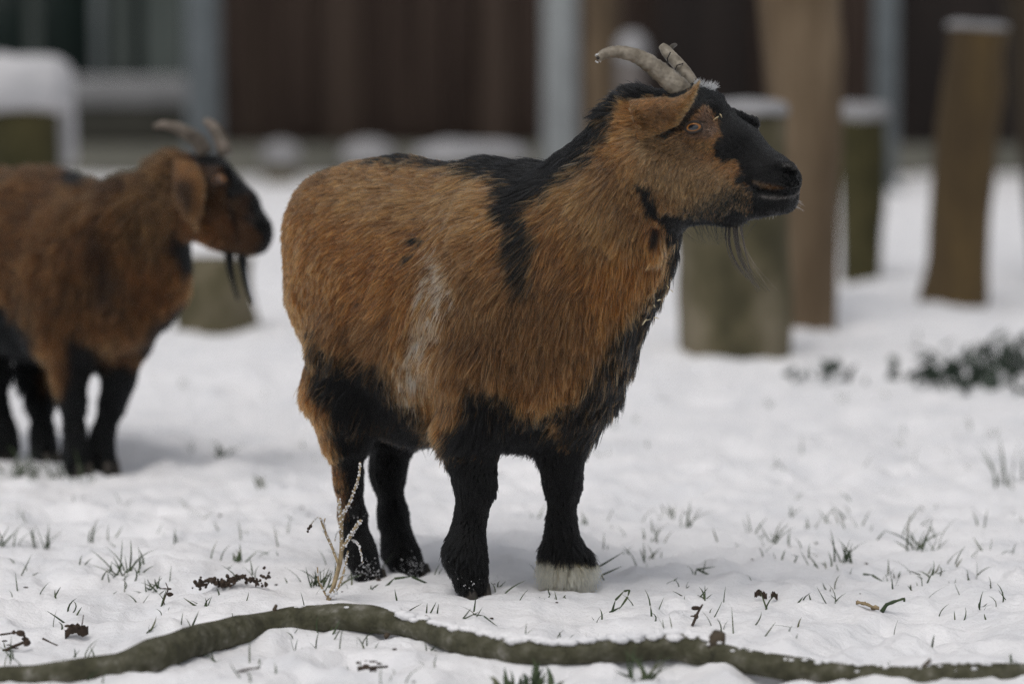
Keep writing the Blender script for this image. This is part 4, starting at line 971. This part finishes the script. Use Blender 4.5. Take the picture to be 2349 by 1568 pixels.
def post(name, cat, label, b, t, Y, mat, cap=0., rings=26, ns=.10, group=None, topY=None, sink=.06, capmat=None):
    """b/t: (x_left, x_right, y) at foot and top in the picture"""
    Y = Y or float(G((b[0]+b[1])/2, b[2])[1]); topY = topY or Y; A = P((b[0]+b[1])/2, b[2], Y); B = P((t[0]+t[1])/2, t[2], topY); ra = R((b[1]-b[0])/2, Y); rb = R((t[1]-t[0])/2, topY)
    root = empty(name, tuple(A)); tag(root, label, cat, group)
    d = (B-A)/np.linalg.norm(B-A); A2 = A-d*sink; m = MB(); pts = [A2+(B-A2)*k/(rings-1) for k in range(rings)]; rr = [ra+(rb-ra)*k/(rings-1) for k in range(rings)]
    rr[0] *= 1.15; m.tube(pts, rr, 28, True, ns, 9); m.build('trunk' if cat in ('tree', 'stump') else 'post', mat, root)
    if cap:
        m = MB(); n = 28; s = len(m.v); lv = 6
        for j in range(lv+1):
            q = j/lv; rad = rb*1.04*math.sqrt(max(1-(q**6), 0.3)); z = cap*q
            for k in range(n):
                th = 2*PI*k/n; p0 = B+np.array([math.cos(th)*rad, math.sin(th)*rad, z]); m.v.append(p0+np.array([math.cos(th), math.sin(th), 0])*.008*float(noise3(p0, 20))+np.array([0, 0, .008*float(noise3(p0+4, 15))-.004]))
        for j in range(lv):
            for k in range(n): a = s+j*n; m.f.append((a+k, a+(k+1) % n, a+n+(k+1) % n, a+n+k))
        m.f.append(tuple(s+lv*n+k for k in range(n))); m.f.append(tuple(s+k for k in range(n))[::-1])
        m.build('snow_cap', DIMSNOW, root)
    return root
def big_tree(label, b, t, Y, mat, height, lean):
    Y = Y or float(G((b[0]+b[1])/2, b[2])[1]); root = post('bare_tree', 'tree', label, b, t, Y, mat, rings=30)
    top = P((t[0]+t[1])/2, t[2], Y); rt = R((t[1]-t[0])/2, Y); m = MB(); pts = [top-np.array([0, 0, .03])]; rr = [rt*.99]
    for k in range(1, 12): pts.append(pts[-1]+np.array([lean*.1+RNG.normal(0, .01), RNG.normal(0, .01), (height)/11])); rr.append(rt*(1-k/12))
    m.tube(pts, rr, 20, True, .08, 9); m.build('upper_trunk', mat, root)
    for k in range(14):
        j = int(RNG.integers(4, 11)); a = RNG.uniform(0, 2*PI); L = RNG.uniform(.5, 1.3); d = np.array([math.cos(a), math.sin(a), .8]); q = pts[j]; mm = MB()
        P1 = [q+d*L*s+np.array([0, 0, .25*s*s*L])+RNG.normal(0, .02, 3)*(s > 0) for s in np.linspace(0, 1, 7)]; mm.tube(P1, list(np.linspace(rr[j]*.5, .004, 7)), 8)
        for _ in range(8):
            s = RNG.integers(2, 6); dd = d+RNG.normal(0, .7, 3); mm.tube([P1[s], P1[s]+dd*.15, P1[s]+dd*.32+np.array([0, 0, .05])], [.006, .004, .0015], 5)
        mm.build('limb', mat, root)
big_tree('tall bare brown trunk standing behind the goat head', (1806, 1918, 755), (1738, 1932, -40), None, WOOD, 3.0, .3)
post('tree_stump', 'stump', 'wide mossy stump below the goat muzzle, snow on its top', (1562, 1812, 806), (1530, 1798, 262), None, MOSSY, .035, ns=.10)
post('tree_stump', 'stump', 'narrow mossy stump with flat snow cap right of the tall trunk', (1935, 2018, 640), (1918, 2036, 268), None, MOSSG, .045, ns=.10)
post('leaning_post', 'post', 'thick leaning brown post topped with a little snow, on the right', (2112, 2264, 690), (2176, 2310, 62), None, RUSTY, .018, ns=.13)
big_tree('dark leaning trunk at the right picture edge', (2372, 2470, 660), (2296, 2410, -40), 9.2, DARKW, 2.5, -.3)
post('tree_stump', 'stump', 'low grey olive stump under the head of the left goat', (392, 600, 762), (412, 576, 592), None, MOSSY, .0, ns=.24)
post('tree_stump', 'stump', 'green mossy stump with a thick overhanging snow block, upper left', (10, 140, 520), (-40, 138, 255), 10.0, MOSSG, .0, ns=.1)
post('wooden_post', 'post', 'slim brown wooden post left of the horns', (1346, 1424, 470), (1336, 1424, -60), 13.4, WOOD, ns=.08)
post('tree_stump', 'stump', 'broad low stump carrying a long snow slab behind the goat back', (955, 1205, 517), (955, 1205, 366), 12.0, MOSSY, .075, ns=.06)
# overhanging slab of snow on the mossy stump
def slab(name, cat, label, x0, x1, y0, y1, Y, dep, group=None):
    A = P(x0, y1, Y); B = P(x1, y0, Y); c = (A+B)/2; hx, hz = (B[0]-A[0])/2, (B[2]-A[2])/2; m = MB(); nx, nq = 26, 20
    for i in range(nx+1):
        u = i/nx*2-1; e = (1-abs(u)**7)**(1/4)
        for k in range(nq):
            th = 2*PI*k/nq; cy, sz = math.cos(th), math.sin(th); sy = math.copysign(abs(cy)**.5, cy); ss = math.copysign(abs(sz)**.5, sz)
            p = np.array([c[0]+u*hx, c[1]+sy*dep*e, c[2]+ss*hz*e]); p[2] += .02*float(noise3(p, 8)); p[1] += .02*float(noise3(p+3, 8)); m.v.append(p)
    for i in range(nx):
        for k in range(nq): a = i*nq; m.f.append((a+k, a+(k+1) % nq, a+nq+(k+1) % nq, a+nq+k))
    m.f.append(tuple(range(nq))[::-1]); m.f.append(tuple(nx*nq+k for k in range(nq)))
    return tag(m.build(name, HALFDIMSNOW), label, cat, group)
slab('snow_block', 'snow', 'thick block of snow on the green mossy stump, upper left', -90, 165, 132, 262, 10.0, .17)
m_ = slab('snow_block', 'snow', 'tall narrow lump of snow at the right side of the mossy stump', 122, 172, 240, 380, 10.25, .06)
for i, (x0, x1, y0, Y, lb) in enumerate(((598, 690, 328, 15.6, 'snow covered stone left of the goat rump, at the wall foot'), (782, 905, 326, 15.4, 'wider snow covered stone above the goat rump'))):
    q = P((x0+x1)/2, y0, Y); r = R((x1-x0)/2, Y); g = gz(q[0], Y); m = MB(); m.blob((q[0], Y, (q[2]+g)/2-.03), (r, r*.7, (q[2]-g)/2+.02), 16, 10, .15, 6)
    root = empty('stone', (q[0], Y, g)); tag(root, lb, 'stone'); m.build('rock', MOSSY, root); m = MB(); m.blob((q[0], Y-.02, q[2]-.06), (r*1.02, r*.72, .075), 16, 10, .12, 6); m.build('snow_cap', DIMSNOW, root)
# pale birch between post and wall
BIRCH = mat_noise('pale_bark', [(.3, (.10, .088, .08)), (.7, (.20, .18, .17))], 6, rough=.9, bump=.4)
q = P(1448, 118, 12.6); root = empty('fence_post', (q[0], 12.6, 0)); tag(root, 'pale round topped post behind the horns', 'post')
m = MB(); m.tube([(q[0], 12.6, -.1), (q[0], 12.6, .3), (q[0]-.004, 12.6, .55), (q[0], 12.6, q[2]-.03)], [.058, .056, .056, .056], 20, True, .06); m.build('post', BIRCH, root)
m = MB(); m.blob((q[0], 12.6, q[2]), (.065, .065, .08), 16, 10, .08, 9); m.build('snow_cap', DIMSNOW, root)
# steel posts
STEEL = mat_noise('galvanised_steel', [(.3, (.24, .255, .255)), (.7, (.33, .35, .35))], 14, rough=.5, bump=.1)
STEELD = mat_noise('dull_steel', [(.3, (.09, .105, .11)), (.7, (.15, .17, .18))], 14, rough=.5, bump=.1)
def steel_post(x, wpx, Y, label, mat, h=2.6):
    q = P(x, 300, Y); g = gz(q[0], Y); r = R(wpx/2, Y); root = empty('steel_post', (q[0], Y, g)); tag(root, label, 'post', 'steel posts along the barn wall')
    m = MB(); m.tube([(q[0], Y, g-.1), (q[0], Y, g+h/2), (q[0], Y, g+h)], [r]*3, 24); m.build('shaft', mat, root)
    m = MB(); m.tube([(q[0], Y, g+h), (q[0], Y, g+h+.02), (q[0], Y, g+h+.05)], [r*1.08, r*1.05, r*.5], 24); m.build('cap', mat, root)
    m = MB(); m.tube([(q[0], Y, g-.02), (q[0], Y, g+.03)], [r*1.5, r*1.4], 24); m.build('base_collar', mat, root)
steel_post(1285, 80, 14.8, 'pale grey steel post behind the goat neck', STEEL)
steel_post(468, 82, 15.4, 'grey steel post above the horns of the left goat', STEELD)
steel_post(2030, 58, 14.8, 'dull grey steel post between narrow stump and leaning post', STEELD)

# ------------------------------------------------------------------ the barn behind
BW = 16.6
def bx_(m, x0, x1, z0, z1, y0, y1): m.box(((x0+x1)/2, (y0+y1)/2, (z0+z1)/2), (abs(x1-x0)/2, abs(y1-y0)/2, abs(z1-z0)/2))
def wx(px): return P(px, 300, BW)[0]
def barn():
    CL = mat_noise('barn_boards', [(.25, (.028, .018, .0135)), (.5, (.047, .031, .0235)), (.75, (.068, .047, .035))], 3, (3, 3, .3), rough=.85, bump=.3, bscale=20)
    BT = mat_noise('barn_batten', [(.3, (.050, .034, .025)), (.7, (.078, .055, .041))], 3, (3, 3, .3), rough=.85, bump=.3)
    DK = mat_noise('barn_dark', [(.3, (.014, .011, .010)), (.7, (.028, .021, .018))], 3, (3, 3, .3), rough=.85, bump=.3)
    PL = mat_noise('plinth_stone', [(.3, (.09, .09, .075)), (.7, (.16, .155, .13))], 3, (1, 1, 1), rough=.9, bump=.5)
    FR = mat_noise('window_frame', [(.3, (.12, .14, .14)), (.7, (.19, .21, .21))], 5, rough=.6, bump=.1)
    ROOF = mat_noise('roof_tiles', [(.3, (.06, .03, .022)), (.7, (.12, .06, .045))], 5, rough=.9)
    root = empty('barn', (.5, BW, 0)); tag(root, 'dark brown boarded barn with large glazed opening at its left', 'barn')
    x0, x1 = wx(505), wx(3900); H_ = 3.0
    m = MB(); bx_(m, x0, x1, .16, H_, BW+.03, BW+.25); m.build('wall', CL, root)
    m = MB(); xx = x0
    k = 0
    while xx < x1:
        wv = .17+.01*math.sin(k*3.1); bx_(m, xx+.004, xx+wv-.004, .165, H_-.01, BW, BW+.027+.006*math.sin(k*1.7)); xx += wv; k += 1
    m.build('cladding', CL, root)
    for a, b in ((748, 830), (1098, 1168), (560, 590), (2420, 2500)):
        m = MB(); bx_(m, wx(a), wx(b), .165, H_-.02, BW-.03, BW-.002); m.build('batten', BT, root)
    m = MB(); bx_(m, wx(1500), wx(1720), .17, 2.2, BW-.045, BW-.004); m.build('door', DK, root)
    m = MB(); bx_(m, wx(2065), wx(2400), .17, 2.2, BW-.045, BW-.004); m.build('door', DK, root)
    m = MB(); bx_(m, wx(-1500), x1, -.3, .157, BW-.05, BW+.3); m.build('plinth', PL, root)
    # glazed part at the left
    xl = wx(-1500)
    m = MB(); bx_(m, xl, x0-.004, .16, .36, BW, BW+.2); m.build('sill_wall', mat_noise('sill_wall', [(.3, (.045, .045, .036)), (.7, (.075, .072, .058))], 4, rough=.9), root)
    GL, n, b = nmat('dark_glass'); b.inputs['Base Color'].default_value = (.020, .032, .028, 1); b.inputs['Roughness'].default_value = .25; b.inputs['Specular IOR Level'].default_value = .5
    m = MB(); bx_(m, xl, x0-.004, .505, H_, BW+.08, BW+.12); m.build('glass', GL, root)
    m = MB(); bx_(m, xl, x0-.004, .36, .50, BW-.04, BW+.2); m.build('sill', mat_noise('pale_sill', [(.3, (.22, .22, .22)), (.7, (.32, .32, .32))], 5, rough=.7), root)
    CU = mat_noise('curtain', [(.3, (.07, .085, .078)), (.7, (.13, .145, .135))], 4, (3, 3, .2), rough=.9, bump=.2)
    for a, b2 in ((255, 300), (330, 420), (-300, -180), (60, 90)):
        m = MB()
        n_ = 14
        for i in range(n_+1):
            x = wx(a)+(wx(b2)-wx(a))*i/n_; y = BW+.05+.012*math.sin(i*2.2)
            m.v += [np.array([x, y, .507]), np.array([x, y, 2.8])]
            if i: q = 2*i; m.f.append((q-2, q, q+1, q-1))
        m.build('curtain', CU, root)
    for a in (-600, -100, 215):
        m = MB(); bx_(m, wx(a), wx(a+26), .505, H_-.01, BW-.01, BW+.06); m.build('window_frame', FR, root)
    # roof
    m = MB(); v = [(xl-.3, BW-1.0, 2.9), (x1+.3, BW-1.0, 2.9), (x1+.3, BW+3.2, 5.0), (xl-.3, BW+3.2, 5.0), (x1+.3, BW+7.4, 2.9), (xl-.3, BW+7.4, 2.9)]
    v2 = [(a, b, c-.12) for a, b, c in v]; m.v = [np.array(q) for q in v+v2]
    m.f = [(0, 1, 2, 3), (3, 2, 4, 5), (6, 9, 8, 7), (9, 11, 10, 8), (0, 6, 7, 1), (5, 4, 10, 11), (0, 3, 9, 6), (3, 5, 11, 9), (1, 7, 8, 2), (2, 8, 10, 4)]
    m.build('roof', ROOF, root, False)
barn()

# ------------------------------------------------------------------ ivy at the right edge
IVY = mat_noise('ivy_leaf', [(.3, (.010, .020, .012)), (.7, (.024, .040, .024))], 30, rough=.5, bump=0)
def ivy(px, py, n, sx, sy, h, label):
    b = G(px, py); m = MB()
    for _ in range(n):
        q = b+np.array([RNG.normal(0, sx), RNG.normal(0, sy), 0]); q[2] = gz(q[0], q[1])+abs(RNG.normal(0, h)); s = RNG.uniform(.012, .028); d = rdir(1.2); a = RNG.uniform(0, 6.28)
        m.blade(q, d, s*1.6, s, np.array([math.cos(a), math.sin(a), -.3])*.3, (math.cos(a), math.sin(a), .1), 3)
    tag(m.build('ivy', IVY), label, 'ivy', kind='stuff')
ivy(2350, 856, 230, .11, .22, .015, 'dark leafy ivy clump at the right picture edge')
ivy(2190, 880, 60, .05, .05, .012, 'thin low ivy left of the dark leafy clump')
ivy(1890, 862, 16, .05, .05, .008, 'faint sparse ivy in the snow below the tall trunk')
